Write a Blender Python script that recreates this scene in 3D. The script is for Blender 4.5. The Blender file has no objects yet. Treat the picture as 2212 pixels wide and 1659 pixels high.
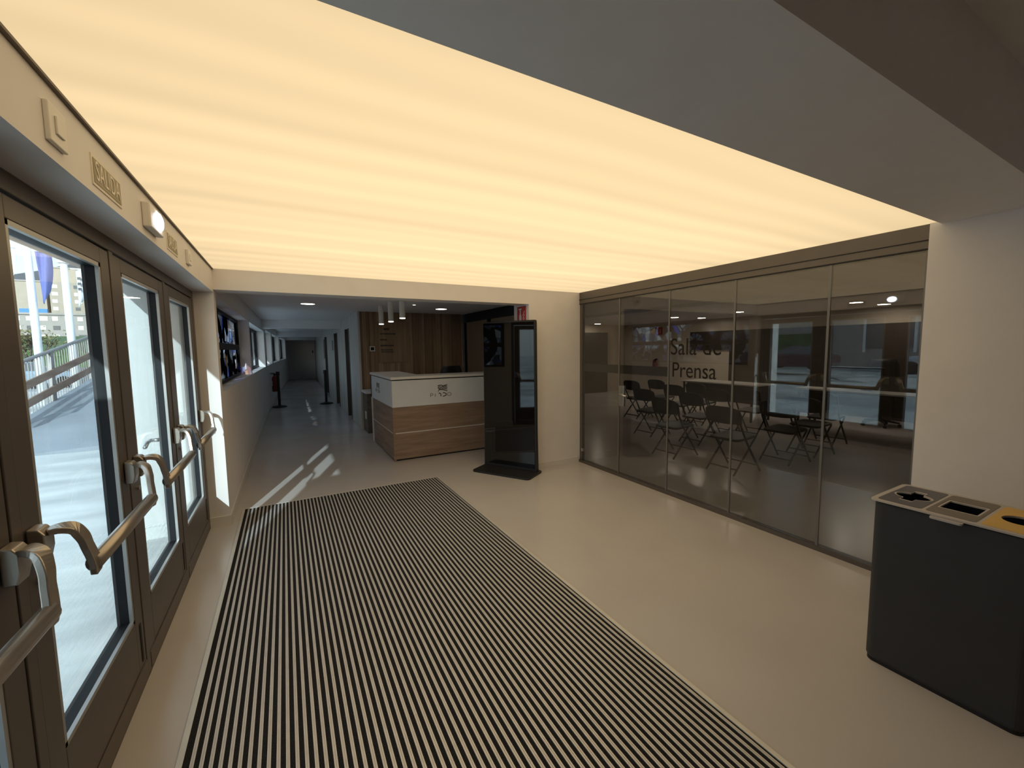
import bpy, bmesh, math, random
from mathutils import Vector, Matrix
random.seed(7)
PI = math.pi
S = bpy.context.scene
COL = S.collection

# ---------------------------------------------------------------- camera
FPX = 889.333
YAW, PITCH, ROLL = math.radians(28.8147), math.radians(4.9945), math.radians(-0.7402)
fwd = Vector((math.sin(YAW) * math.cos(PITCH), math.cos(YAW) * math.cos(PITCH), -math.sin(PITCH)))
rgt = Vector((math.cos(YAW), -math.sin(YAW), 0))
up = rgt.cross(fwd)
r2 = rgt * math.cos(ROLL) + up * math.sin(ROLL)
u2 = -rgt * math.sin(ROLL) + up * math.cos(ROLL)
cd = bpy.data.cameras.new('camera')
cam = bpy.data.objects.new('camera', cd)
COL.objects.link(cam)
cd.sensor_width = 36.0
cd.lens = FPX / 2212.0 * 36.0
cd.clip_start = 0.02
cd.clip_end = 900
m = Matrix((r2, u2, -fwd)).transposed().to_4x4()
m.translation = Vector((0, 0, 1.55))
cam.matrix_world = m
S.camera = cam

# ---------------------------------------------------------------- world, sun, exposure
S.view_settings.view_transform = 'Standard'
S.view_settings.look = 'None'
S.view_settings.gamma = 1.0
S.view_settings.exposure = 0.0
S.cycles.use_denoising = True
S.cycles.max_bounces = 10
S.cycles.transparent_max_bounces = 24
S.cycles.sample_clamp_indirect = 4.0
S.cycles.caustics_reflective = False
S.cycles.caustics_refractive = False
w = bpy.data.worlds.new('sky')
S.world = w
w.use_nodes = True
wn = w.node_tree
wn.nodes.clear()
sky = wn.nodes.new('ShaderNodeTexSky')
sky.sky_type = 'NISHITA'
sky.sun_disc = False
sky.sun_elevation = math.radians(22.3)
sky.sun_rotation = math.radians(199)
skm = wn.nodes.new('ShaderNodeMix')
skm.data_type = 'RGBA'
skm.inputs[0].default_value = 0.62
wn.links.new(sky.outputs[0], skm.inputs[6])
skm.inputs[7].default_value = (5.6, 7.0, 8.0, 1)
bg = wn.nodes.new('ShaderNodeBackground')
bg.inputs[1].default_value = 0.27
wo = wn.nodes.new('ShaderNodeOutputWorld')
wn.links.new(skm.outputs[2], bg.inputs[0])
wn.links.new(bg.outputs[0], wo.inputs[0])
sl = bpy.data.lights.new('sun', 'SUN')
sl.energy = 6.0
sl.color = (0.84, 0.97, 1.0)
sl.angle = math.radians(0.6)
so = bpy.data.objects.new('sun', sl)
COL.objects.link(so)
sun_dir = Vector((0.348, 1.0, -0.435))
so.rotation_euler = sun_dir.to_track_quat('-Z', 'Y').to_euler()
so.location = (-8, -12, 12)

# ---------------------------------------------------------------- materials
def new_mat(name):
    mt = bpy.data.materials.new(name)
    mt.use_nodes = True
    nt = mt.node_tree
    return mt, nt, nt.nodes['Principled BSDF'], nt.nodes['Material Output']

def coord(nt, scale=(1, 1, 1)):
    tc = nt.nodes.new('ShaderNodeTexCoord')
    mp = nt.nodes.new('ShaderNodeMapping')
    mp.inputs['Scale'].default_value = scale
    nt.links.new(tc.outputs['Object'], mp.inputs['Vector'])
    return mp.outputs[0]

def ramp(nt, src, stops):
    r = nt.nodes.new('ShaderNodeValToRGB')
    while len(r.color_ramp.elements) < len(stops):
        r.color_ramp.elements.new(0.5)
    for e, (p, c) in zip(r.color_ramp.elements, stops):
        e.position = p
        e.color = (c[0], c[1], c[2], 1)
    nt.links.new(src, r.inputs[0])
    return r.outputs[0]

def plain(name, col, rough=0.5, metal=0.0, spec=0.5, var=0.06, vscale=6.0, bump=0.0, bscale=60):
    mt, nt, b, o = new_mat(name)
    b.inputs['Roughness'].default_value = rough
    b.inputs['Metallic'].default_value = metal
    b.inputs['Specular IOR Level'].default_value = spec
    n = nt.nodes.new('ShaderNodeTexNoise')
    n.inputs['Scale'].default_value = vscale
    n.inputs['Detail'].default_value = 3
    nt.links.new(coord(nt), n.inputs['Vector'])
    lo = [c * (1 - var) for c in col]
    hi = [min(1, c * (1 + var)) for c in col]
    nt.links.new(ramp(nt, n.outputs[0], [(0.3, lo), (0.7, hi)]), b.inputs['Base Color'])
    if bump:
        n2 = nt.nodes.new('ShaderNodeTexNoise')
        n2.inputs['Scale'].default_value = bscale
        nt.links.new(coord(nt), n2.inputs['Vector'])
        bp = nt.nodes.new('ShaderNodeBump')
        bp.inputs['Strength'].default_value = bump
        bp.inputs['Distance'].default_value = 0.01
        nt.links.new(n2.outputs[0], bp.inputs['Height'])
        nt.links.new(bp.outputs[0], b.inputs['Normal'])
    return mt

def wood(name, c0, c1, scale, rough=0.45):
    mt, nt, b, o = new_mat(name)
    b.inputs['Roughness'].default_value = rough
    n = nt.nodes.new('ShaderNodeTexNoise')
    n.inputs['Scale'].default_value = 1.0
    n.inputs['Detail'].default_value = 6
    n.inputs['Roughness'].default_value = 0.65
    nt.links.new(coord(nt, scale), n.inputs['Vector'])
    nt.links.new(ramp(nt, n.outputs[0], [(0.32, c0), (0.68, c1)]), b.inputs['Base Color'])
    return mt

def glow(name, col, strength):
    mt, nt, b, o = new_mat(name)
    nt.nodes.remove(b)
    e = nt.nodes.new('ShaderNodeEmission')
    e.inputs[0].default_value = (*col, 1)
    e.inputs[1].default_value = strength
    nt.links.new(e.outputs[0], o.inputs[0])
    return mt

def math_node(nt, op, a, b=None):
    n = nt.nodes.new('ShaderNodeMath')
    n.operation = op
    for i, v in enumerate((a, b)):
        if v is None:
            continue
        if isinstance(v, (int, float)):
            n.inputs[i].default_value = v
        else:
            nt.links.new(v, n.inputs[i])
    return n.outputs[0]

def glass(name, tint, refl=1.0, rough=0.0):
    """thin pane: tinted see-through plus a mirror term that grows at grazing angles, on either face"""
    mt, nt, b, o = new_mat(name)
    nt.nodes.remove(b)
    g = nt.nodes.new('ShaderNodeNewGeometry')
    d = nt.nodes.new('ShaderNodeVectorMath')
    d.operation = 'DOT_PRODUCT'
    nt.links.new(g.outputs['Normal'], d.inputs[0])
    nt.links.new(g.outputs['Incoming'], d.inputs[1])
    c = math_node(nt, 'ABSOLUTE', d.outputs['Value'])
    f = math_node(nt, 'POWER', math_node(nt, 'SUBTRACT', 1.0, c), 5.0)
    f = math_node(nt, 'ADD', math_node(nt, 'MULTIPLY', f, 0.95), 0.045)
    f = math_node(nt, 'MINIMUM', math_node(nt, 'MULTIPLY', f, refl), 1.0)
    t = nt.nodes.new('ShaderNodeBsdfTransparent')
    t.inputs[0].default_value = (*tint, 1)
    gl = nt.nodes.new('ShaderNodeBsdfGlossy')
    gl.inputs['Roughness'].default_value = rough
    mx = nt.nodes.new('ShaderNodeMixShader')
    nt.links.new(f, mx.inputs[0])
    nt.links.new(t.outputs[0], mx.inputs[1])
    nt.links.new(gl.outputs[0], mx.inputs[2])
    nt.links.new(mx.outputs[0], o.inputs[0])
    return mt

M = {}
M['wall'] = plain('white_wall_paint', (0.82, 0.785, 0.775), 0.6, var=0.02)
M['ceil'] = plain('ceiling_paint', (0.82, 0.80, 0.80), 0.7, var=0.02)
M['skirt'] = plain('white_skirting', (0.72, 0.70, 0.67), 0.4, var=0.02)
M['frame'] = plain('grey_door_aluminium', (0.130, 0.111, 0.098), 0.42, 0.35, var=0.04)
M['framedark'] = plain('anthracite_aluminium', (0.010, 0.011, 0.014), 0.55, 0.0, spec=0.25)
M['bead'] = plain('pale_bead', (0.42, 0.42, 0.42), 0.35, 0.5)
M['edgegrey'] = plain('glass_edge_grey', (0.17, 0.165, 0.16), 0.35, 0.2)
M['gap'] = plain('black_gasket', (0.01, 0.01, 0.012), 0.7)
M['bar'] = plain('satin_push_bar', (0.46, 0.41, 0.36), 0.3, 0.75, var=0.03)
M['steel'] = plain('brushed_steel', (0.6, 0.6, 0.6), 0.25, 0.9)
M['black'] = plain('black_plastic', (0.012, 0.012, 0.013), 0.45)
M['blacksatin'] = plain('black_steel', (0.02, 0.02, 0.022), 0.5, 0.1)
M['blackgloss'] = plain('black_gloss_glass', (0.004, 0.004, 0.005), 0.03, spec=0.65)
M['anthracite'] = plain('anthracite_powder_coat', (0.032, 0.034, 0.038), 0.55, bump=0.05, bscale=300)
M['white'] = plain('white_laminate', (0.72, 0.74, 0.76), 0.35, var=0.02)
M['whiteplastic'] = plain('white_plastic', (0.78, 0.75, 0.70), 0.4, var=0.02)
M['signtan'] = plain('faded_sign_olive', (0.31, 0.26, 0.165), 0.5)
M['signpale'] = plain('faded_sign_pale', (0.80, 0.74, 0.62), 0.5)
M['red'] = plain('sign_red', (0.50, 0.03, 0.03), 0.45)
M['extred'] = plain('extinguisher_red', (0.22, 0.02, 0.02), 0.3)
M['ink'] = plain('dark_letter_ink', (0.03, 0.03, 0.035), 0.35)
M['inkgrey_reflect'] = plain('grey_ink_and_reflection', (0.30, 0.30, 0.31), 0.35, 0.2)  # grey ink tone that also paints reflection over the front letters
M['vinyl'] = plain('grey_vinyl_letters', (0.016, 0.014, 0.012), 0.7, spec=0.15)
M['alu'] = plain('mat_aluminium', (0.66, 0.63, 0.61), 0.45, 0.35, var=0.05, vscale=20)
M['carpet'] = plain('mat_carpet', (0.022, 0.021, 0.022), 0.95, spec=0.1, var=0.7, vscale=260)
M['trimlight'] = plain('mat_frame_aluminium', (0.72, 0.70, 0.66), 0.4, 0.3)
M['deskwood'] = wood('desk_walnut', (0.19, 0.125, 0.085), (0.36, 0.25, 0.18), (1.3, 1.3, 14))
M['slat1'] = wood('slat_oak_mid', (0.215, 0.137, 0.078), (0.377, 0.246, 0.145), (14, 14, 1.0), 0.55)
M['slat2'] = wood('slat_oak_dark', (0.156, 0.098, 0.058), (0.275, 0.174, 0.102), (14, 14, 1.0), 0.55)
M['slat3'] = wood('slat_oak_light', (0.273, 0.182, 0.111), (0.464, 0.319, 0.196), (14, 14, 1.0), 0.55)
M['cabwood'] = wood('cabinet_dark_wood', (0.09, 0.07, 0.05), (0.15, 0.115, 0.085), (2, 2, 12))
M['linoak'] = wood('bleached_door_board', (0.46, 0.42, 0.38), (0.62, 0.58, 0.53), (6, 6, 0.8), 0.6)
M['doordark'] = plain('dark_corridor_door', (0.035, 0.036, 0.045), 0.4)
M['panelbrown'] = wood('dark_wall_panel', (0.035, 0.026, 0.022), (0.06, 0.045, 0.038), (4, 1.2, 8), 0.5)
M['beige'] = plain('beige_wall_paint', (0.62, 0.54, 0.45), 0.65, var=0.02)
M['table'] = plain('white_table_top', (0.78, 0.76, 0.72), 0.35, var=0.02)
M['binlight'] = plain('pale_bin_lid', (0.52, 0.48, 0.47), 0.4, var=0.03)
M['binblue'] = plain('slate_blue_plate', (0.10, 0.10, 0.13), 0.4)
M['bingrey'] = plain('taupe_plate', (0.17, 0.145, 0.125), 0.4)
M['binyellow'] = plain('yellow_plate', (0.72, 0.45, 0.09), 0.4)
M['extwall'] = plain('outside_render', (0.66, 0.68, 0.68), 0.8, var=0.03)
M['extsoffit'] = plain('canopy_soffit', (0.46, 0.37, 0.34), 0.7)
M['rampfloor'] = plain('ramp_concrete', (0.30, 0.33, 0.37), 0.8, var=0.12, vscale=1.2)
M['rail'] = plain('railing_steel', (0.30, 0.28, 0.27), 0.5, 0.3)
M['board'] = wood('weathered_board', (0.22, 0.14, 0.10), (0.36, 0.25, 0.19), (3, 0.6, 10), 0.7)
M['pole'] = plain('white_flag_pole', (0.82, 0.84, 0.86), 0.35)
M['flagwhite'] = plain('white_flag_cloth', (0.75, 0.79, 0.84), 0.8)
M['flagblue'] = plain('blue_flag_cloth', (0.16, 0.19, 0.46), 0.8)
M['block'] = plain('block_beige_render', (0.44, 0.37, 0.29), 0.85, var=0.05, vscale=0.6)
M['block2'] = plain('block_grey_render', (0.40, 0.36, 0.33), 0.85, var=0.05, vscale=0.6)
M['pane'] = plain('far_window_white_reflection', (0.86, 0.86, 0.80), 0.3)  # white reflection on distant panes, painted as a pale colour
M['panedark'] = plain('far_window_glass', (0.12, 0.13, 0.14), 0.15)
M['shopblue'] = plain('blue_shop_fascia', (0.05, 0.22, 0.62), 0.5)
M['grass'] = plain('lawn_green', (0.075, 0.13, 0.045), 0.9, var=0.35, vscale=1.5)
M['hill'] = plain('far_wooded_hill', (0.075, 0.095, 0.12), 0.95, var=0.2, vscale=0.05)
M['bark'] = plain('bare_bark', (0.12, 0.095, 0.075), 0.9)
M['leafy'] = plain('sparse_yellow_leaf', (0.24, 0.21, 0.09), 0.9, var=0.3)
M['carsilver'] = plain('silver_car_paint', (0.55, 0.57, 0.62), 0.25, 0.4)
M['cardark'] = plain('maroon_car_paint', (0.10, 0.05, 0.055), 0.25, 0.2)
M['carblue'] = plain('pale_blue_car_paint', (0.35, 0.45, 0.55), 0.25, 0.3)
M['tyre'] = plain('tyre_rubber', (0.02, 0.02, 0.02), 0.8)
M['asphalt'] = plain('asphalt', (0.13, 0.13, 0.14), 0.9, var=0.2, vscale=1)
M['lampwhite'] = glow('lit_lamp', (1.0, 0.93, 0.80), 9.0)
M['lamproom'] = glow('lit_room_downlight', (1.0, 0.88, 0.70), 62.0)
M['lampcool'] = glow('lit_emergency_lamp', (0.82, 0.87, 1.0), 14.0)
M['doorglass'] = glass('door_glass', (0.93, 0.97, 0.97))
M['roomglass'] = glass('tinted_partition_glass', (0.79, 0.785, 0.77), 1.6)
M['farglass'] = glass('window_glass', (0.85, 0.9, 0.92))

def frosted(name):
    mt, nt, b, o = new_mat(name)
    nt.nodes.remove(b)
    t = nt.nodes.new('ShaderNodeBsdfTransparent')
    t.inputs[0].default_value = (0.55, 0.56, 0.56, 1)
    d = nt.nodes.new('ShaderNodeBsdfDiffuse')
    d.inputs[0].default_value = (0.13, 0.13, 0.125, 1)
    mx = nt.nodes.new('ShaderNodeMixShader')
    mx.inputs[0].default_value = 0.72
    nt.links.new(t.outputs[0], mx.inputs[1])
    nt.links.new(d.outputs[0], mx.inputs[2])
    nt.links.new(mx.outputs[0], o.inputs[0])
    return mt
M['band'] = frosted('grey_vinyl_band')

def floor_mat():
    mt, nt, b, o = new_mat('grey_resin_floor')
    n = nt.nodes.new('ShaderNodeTexNoise')
    n.inputs['Scale'].default_value = 1.3
    n.inputs['Detail'].default_value = 5
    nt.links.new(coord(nt), n.inputs['Vector'])
    nt.links.new(ramp(nt, n.outputs[0], [(0.3, (0.55, 0.515, 0.505)), (0.7, (0.60, 0.565, 0.55))]), b.inputs['Base Color'])
    nt.links.new(ramp(nt, n.outputs[0], [(0.3, (0.2,) * 3), (0.7, (0.27,) * 3)]), b.inputs['Roughness'])
    b.inputs['Specular IOR Level'].default_value = 0.5
    return mt
M['floor'] = floor_mat()

def lightbox_mat():
    """backlit stretched membrane: rows of tubes behind it read as soft bands across the room"""
    mt, nt, b, o = new_mat('backlit_membrane')
    nt.nodes.remove(b)
    tc = nt.nodes.new('ShaderNodeTexCoord')
    sp = nt.nodes.new('ShaderNodeSeparateXYZ')
    nt.links.new(tc.outputs['Object'], sp.inputs[0])
    nz = nt.nodes.new('ShaderNodeTexNoise')
    nz.inputs['Scale'].default_value = 0.7
    nt.links.new(tc.outputs['Object'], nz.inputs['Vector'])
    y = math_node(nt, 'ADD', sp.outputs[1], math_node(nt, 'MULTIPLY', nz.outputs[0], 0.10))
    s1 = math_node(nt, 'SINE', math_node(nt, 'MULTIPLY', y, 2 * PI / 0.205))
    n2 = nt.nodes.new('ShaderNodeTexNoise')
    n2.noise_dimensions = '1D'
    n2.inputs['Scale'].default_value = 2.3
    nt.links.new(y, n2.inputs['W'])
    f = math_node(nt, 'ADD', math_node(nt, 'MULTIPLY', s1, 0.026), math_node(nt, 'MULTIPLY', n2.outputs[0], 0.36))
    # tubes stop short of the box walls, so the membrane dims toward its edges
    ex = math_node(nt, 'ABSOLUTE', math_node(nt, 'SUBTRACT', sp.outputs[0], 1.47))
    ex = math_node(nt, 'POWER', math_node(nt, 'DIVIDE', ex, 1.97), 3.0)
    ey = math_node(nt, 'ABSOLUTE', math_node(nt, 'SUBTRACT', sp.outputs[1], 2.65))
    ey = math_node(nt, 'POWER', math_node(nt, 'DIVIDE', ey, 1.72), 3.0)
    ed = math_node(nt, 'MULTIPLY', math_node(nt, 'ADD', ex, ey), 0.13)
    f = math_node(nt, 'SUBTRACT', math_node(nt, 'ADD', f, 0.93), ed)
    e = nt.nodes.new('ShaderNodeEmission')
    e.inputs[0].default_value = (0.975, 0.735, 0.415, 1)
    nt.links.new(f, e.inputs[1])
    nt.links.new(e.outputs[0], o.inputs[0])
    return mt
M['lightbox'] = lightbox_mat()

def plaza_mat():
    mt, nt, b, o = new_mat('plaza_flagstones')
    c = coord(nt, (1.1, 0.8, 1))
    v = nt.nodes.new('ShaderNodeTexVoronoi')
    v.inputs['Scale'].default_value = 0.8
    nt.links.new(c, v.inputs['Vector'])
    n = nt.nodes.new('ShaderNodeTexNoise')
    n.inputs['Scale'].default_value = 1.4
    n.inputs['Detail'].default_value = 5
    nt.links.new(c, n.inputs['Vector'])
    sp = nt.nodes.new('ShaderNodeSeparateColor')
    nt.links.new(v.outputs['Color'], sp.inputs[0])
    f = math_node(nt, 'ADD', math_node(nt, 'MULTIPLY', sp.outputs[0], 0.45), math_node(nt, 'MULTIPLY', n.outputs[0], 0.55))
    nt.links.new(ramp(nt, f, [(0.25, (0.26, 0.27, 0.27)), (0.75, (0.66, 0.66, 0.64))]), b.inputs['Base Color'])
    b.inputs['Roughness'].default_value = 0.5
    return mt
M['plaza'] = plaza_mat()

def porch_mat():
    mt, nt, b, o = new_mat('porch_paving')
    n = nt.nodes.new('ShaderNodeTexNoise')
    n.inputs['Scale'].default_value = 1.0
    n.inputs['Detail'].default_value = 4
    nt.links.new(coord(nt, (0.8, 2.4, 1)), n.inputs['Vector'])
    nt.links.new(ramp(nt, n.outputs[0], [(0.35, (0.50, 0.52, 0.52)), (0.66, (0.76, 0.78, 0.77))]), b.inputs['Base Color'])
    b.inputs['Roughness'].default_value = 0.35
    return mt
M['porch'] = porch_mat()

def stained_mat():
    """leaded window in its own plane (object y along the wall, z up): small coloured panes, two wheels of wedges, dark lead"""
    mt, nt, b, o = new_mat('leaded_stained_glass')
    nt.nodes.remove(b)
    tc = nt.nodes.new('ShaderNodeTexCoord')
    sp = nt.nodes.new('ShaderNodeSeparateXYZ')
    nt.links.new(tc.outputs['Object'], sp.inputs[0])
    Yc, Zc = sp.outputs[1], sp.outputs[2]
    cb = nt.nodes.new('ShaderNodeCombineXYZ')
    nt.links.new(math_node(nt, 'MULTIPLY', Yc, 1.0), cb.inputs[0])
    nt.links.new(math_node(nt, 'MULTIPLY', Zc, 0.8), cb.inputs[1])
    v = nt.nodes.new('ShaderNodeTexVoronoi')
    v.feature = 'DISTANCE_TO_EDGE'
    v.inputs['Scale'].default_value = 8.5
    nt.links.new(cb.outputs[0], v.inputs['Vector'])
    v2 = nt.nodes.new('ShaderNodeTexVoronoi')
    v2.inputs['Scale'].default_value = 8.5
    nt.links.new(cb.outputs[0], v2.inputs['Vector'])
    s2 = nt.nodes.new('ShaderNodeSeparateColor')
    nt.links.new(v2.outputs['Color'], s2.inputs[0])
    open_ = math_node(nt, 'MULTIPLY', math_node(nt, 'GREATER_THAN', v.outputs['Distance'], 0.02), math_node(nt, 'GREATER_THAN', s2.outputs[0], 0.30))
    for cy, cz, R in ((4.98, 1.62, 0.20), (5.72, 1.62, 0.20)):
        dy = math_node(nt, 'SUBTRACT', Yc, cy)
        dz = math_node(nt, 'SUBTRACT', Zc, cz)
        rr = math_node(nt, 'SQRT', math_node(nt, 'ADD', math_node(nt, 'MULTIPLY', dy, dy), math_node(nt, 'MULTIPLY', dz, dz)))
        an = math_node(nt, 'ARCTAN2', dz, dy)
        sw = math_node(nt, 'ABSOLUTE', math_node(nt, 'SINE', math_node(nt, 'MULTIPLY', an, 6.0)))
        wedge = math_node(nt, 'GREATER_THAN', math_node(nt, 'MULTIPLY', sw, rr), 0.045)
        wedge = math_node(nt, 'MULTIPLY', wedge, math_node(nt, 'LESS_THAN', rr, R * 0.95))
        wedge = math_node(nt, 'MULTIPLY', wedge, math_node(nt, 'GREATER_THAN', rr, 0.05))
        outside = math_node(nt, 'GREATER_THAN', rr, R * 1.75)
        open_ = math_node(nt, 'MAXIMUM', math_node(nt, 'MULTIPLY', open_, outside), wedge)
    # the cross bar through the middle and the frame stay closed
    col = ramp(nt, s2.outputs[1], [(0.0, (0.20, 0.22, 0.30)), (0.25, (0.62, 0.66, 0.70)), (0.6, (0.80, 0.80, 0.78)), (0.76, (0.12, 0.24, 0.70)), (0.88, (0.55, 0.32, 0.12)), (1.0, (0.68, 0.70, 0.72))])
    t = nt.nodes.new('ShaderNodeBsdfTransparent')
    nt.links.new(col, t.inputs[0])
    d = nt.nodes.new('ShaderNodeBsdfDiffuse')
    d.inputs[0].default_value = (0.012, 0.012, 0.016, 1)
    mx = nt.nodes.new('ShaderNodeMixShader')
    nt.links.new(open_, mx.inputs[0])
    nt.links.new(d.outputs[0], mx.inputs[1])
    nt.links.new(t.outputs[0], mx.inputs[2])
    nt.links.new(mx.outputs[0], o.inputs[0])
    return mt
M['stained'] = stained_mat()

# ---------------------------------------------------------------- mesh helpers
class MB:
    def __init__(self):
        self.bm = bmesh.new()
        self.mi = 0
    def face(self, pts):
        f = self.bm.faces.new([self.bm.verts.new(p) for p in pts])
        f.material_index = self.mi
        return f
    def hexa(self, p):
        """8 points: bottom ring then top ring"""
        v = [self.bm.verts.new(q) for q in p]
        for idx in ((3, 2, 1, 0), (4, 5, 6, 7), (0, 1, 5, 4), (1, 2, 6, 5), (2, 3, 7, 6), (3, 0, 4, 7)):
            f = self.bm.faces.new([v[i] for i in idx])
            f.material_index = self.mi
        return self
    def box(self, x0, x1, y0, y1, z0, z1):
        return self.hexa([(x0, y0, z0), (x1, y0, z0), (x1, y1, z0), (x0, y1, z0), (x0, y0, z1), (x1, y0, z1), (x1, y1, z1), (x0, y1, z1)])
    def loft(self, rings, closed=True, caps=True):
        vs = [[self.bm.verts.new(p) for p in r] for r in rings]
        n = len(rings[0])
        for a, b in zip(vs[:-1], vs[1:]):
            for i in range(n if closed else n - 1):
                j = (i + 1) % n
                f = self.bm.faces.new((a[i], a[j], b[j], b[i]))
                f.material_index = self.mi
        if caps:
            for r in (list(reversed(vs[0])), vs[-1]):
                f = self.bm.faces.new(r)
                f.material_index = self.mi
        return self
    def tube(self, path, r, n=10, sx=1.0, sz=1.0):
        P = [Vector(p) for p in path]
        rings = []
        ref = None
        for i, p in enumerate(P):
            t = (P[min(i + 1, len(P) - 1)] - P[max(i - 1, 0)]).normalized()
            if ref is None:
                ref = Vector((0, 0, 1)) if abs(t.z) < 0.9 else Vector((1, 0, 0))
            a = t.cross(ref).normalized()
            bb = a.cross(t).normalized()
            ref = bb
            rad = r[i] if isinstance(r, (list, tuple)) else r
            rings.append([p + a * math.cos(2 * PI * k / n) * rad * sx + bb * math.sin(2 * PI * k / n) * rad * sz for k in range(n)])
        return self.loft(rings)
    def cyl(self, p0, p1, r, n=20):
        return self.tube([p0, p1], r, n)
    def prism(self, pts, d):
        """extrude a planar polygon by vector d"""
        d = Vector(d)
        return self.loft([[Vector(p) for p in pts], [Vector(p) + d for p in pts]])
    def build(self, name, mats, parent=None, smooth=False, bevel=0.0, local=False, seg=2):
        bm = self.bm
        bmesh.ops.recalc_face_normals(bm, faces=bm.faces)
        me = bpy.data.meshes.new(name)
        if parent is not None and not local:
            off = Vector((0, 0, 0))
            p = parent
            while p is not None:
                off += Vector(p.location)
                p = p.parent
            bmesh.ops.translate(bm, verts=bm.verts, vec=-off)
        bm.to_mesh(me)
        bm.free()
        for k in (mats if isinstance(mats, (list, tuple)) else [mats]):
            me.materials.append(M[k])
        o = bpy.data.objects.new(name, me)
        COL.objects.link(o)
        if parent is not None:
            o.parent = parent
        if smooth:
            for p in me.polygons:
                p.use_smooth = True
        if bevel:
            md = o.modifiers.new('bevel', 'BEVEL')
            md.width = bevel
            md.segments = seg
            md.limit_method = 'ANGLE'
            md.angle_limit = math.radians(40)
        return o

def tag(o, label, cat, group=None, kind=None):
    o['label'] = label
    o['category'] = cat
    if group:
        o['group'] = group
    if kind:
        o['kind'] = kind
    return o

def thing(name, label, cat, loc=(0, 0, 0), rz=0.0, group=None, kind=None):
    o = bpy.data.objects.new(name, None)
    o.empty_display_size = 0.1
    COL.objects.link(o)
    o.location = loc
    o.rotation_euler = (0, 0, rz)
    return tag(o, label, cat, group, kind)

def copy_tree(o, parent=None):
    c = o.copy()
    COL.objects.link(c)
    c.parent = parent
    for ch in list(o.children):
        copy_tree(ch, c)
    return c

def struct(name, mb, mat, label, cat, **k):
    return tag(mb.build(name, mat, **k), label, cat, kind='structure')

def box(*a):
    return MB().box(*a)

def text_mesh(name, body, size, mat, parent, loc, rot, xs=1.0, extrude=0.001, align='CENTER', local=True):
    cu = bpy.data.curves.new(name, 'FONT')
    cu.body = body
    cu.size = size
    cu.extrude = extrude
    cu.align_x = align
    cu.align_y = 'CENTER'
    t = bpy.data.objects.new(name + '_curve', cu)
    COL.objects.link(t)
    bpy.context.view_layer.update()
    me = bpy.data.meshes.new_from_object(t.evaluated_get(bpy.context.evaluated_depsgraph_get()))
    bpy.data.objects.remove(t)
    bpy.data.curves.remove(cu)
    me.name = name
    me.transform(Matrix.LocRotScale(Vector(loc), rot, Vector((xs, 1, 1))))
    me.materials.clear()
    me.materials.append(M[mat])
    o = bpy.data.objects.new(name, me)
    COL.objects.link(o)
    o.parent = parent
    return o

def plate2d(name, outlines, z, th, mat, parent):
    """flat plate with holes from 2-D outlines (first is the rim)"""
    cu = bpy.data.curves.new(name, 'CURVE')
    cu.dimensions = '2D'
    cu.fill_mode = 'BOTH'
    cu.extrude = th / 2
    for pts in outlines:
        s = cu.splines.new('POLY')
        s.points.add(len(pts) - 1)
        for p, q in zip(s.points, pts):
            p.co = (q[0], q[1], 0, 1)
        s.use_cyclic_u = True
    t = bpy.data.objects.new(name + '_curve', cu)
    COL.objects.link(t)
    bpy.context.view_layer.update()
    me = bpy.data.meshes.new_from_object(t.evaluated_get(bpy.context.evaluated_depsgraph_get()))
    bpy.data.objects.remove(t)
    bpy.data.curves.remove(cu)
    me.transform(Matrix.Translation((0, 0, z)))
    me.materials.clear()
    me.materials.append(M[mat])
    o = bpy.data.objects.new(name, me)
    COL.objects.link(o)
    o.parent = parent
    return o

def rrect(cx, cy, hx, hy, r, n=5):
    out = []
    for sx, sy, a0 in ((1, 1, 0), (-1, 1, PI / 2), (-1, -1, PI), (1, -1, 1.5 * PI)):
        for k in range(n + 1):
            a = a0 + PI / 2 * k / n
            out.append((cx + sx * (hx - r) + r * math.cos(a), cy + sy * (hy - r) + r * math.sin(a)))
    return out

def rot_axes(x, y, z):
    return Matrix((Vector(x), Vector(y), Vector(z))).transposed().to_quaternion()

CZ = 2.26            # luminous ceiling
XH = -0.506          # header and corridor wall face
XD = -0.65           # door frame face
XG = 3.44            # glass partition
YB = 4.37            # far beam face

# ================================================================ the setting
struct('floor', box(-0.74, 12, -3.2, 27, -0.15, 0), 'floor', 'grey glossy resin floor running through lobby and corridor', 'floor')
struct('trim_1', box(-0.76, XH, -3.2, YB, 2.06, 2.75), 'wall', 'cream lintel band above the glass doors', 'lintel')
struct('wall_door_side', box(-0.85, XH, -3.2, 0.62, 0, 2.06), 'wall', 'white wall beside the entrance doors, behind the viewpoint', 'wall')
struct('wall_door_end', box(-0.72, XH, YB, 4.47, 0, 2.08), 'wall', 'white pier with sunlit face where the glass doors end', 'wall')
struct('wall_behind', box(-0.85, 3.7, -3.3, -3.2, 0, 2.75), 'wall', 'white wall behind the viewpoint', 'wall')
struct('wall_right', box(3.42, 3.62, -3.2, 1.008, 0, 2.75), 'wall', 'plain white wall behind the recycling bin', 'wall')
struct('trim_2', box(XH, 2.655, YB, 4.60, 2.083, 2.75), 'wall', 'white beam crossing above the corridor and desk', 'beam')
struct('trim_3', MB().box(2.655, XG, YB, 4.745, 0, 2.75), 'wall', 'white pier behind the black kiosk', 'pier')
struct('trim_4', box(XH, 3.425, 0.527, 0.957, 2.245, 2.75), 'ceil', 'grey lowered soffit along the near edge of the lit ceiling', 'soffit')
struct('ceiling_near', box(-0.85, 3.62, -3.2, 0.6, 2.62, 2.75), 'ceil', 'dim grey ceiling nearest the viewpoint', 'ceiling')
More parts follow.
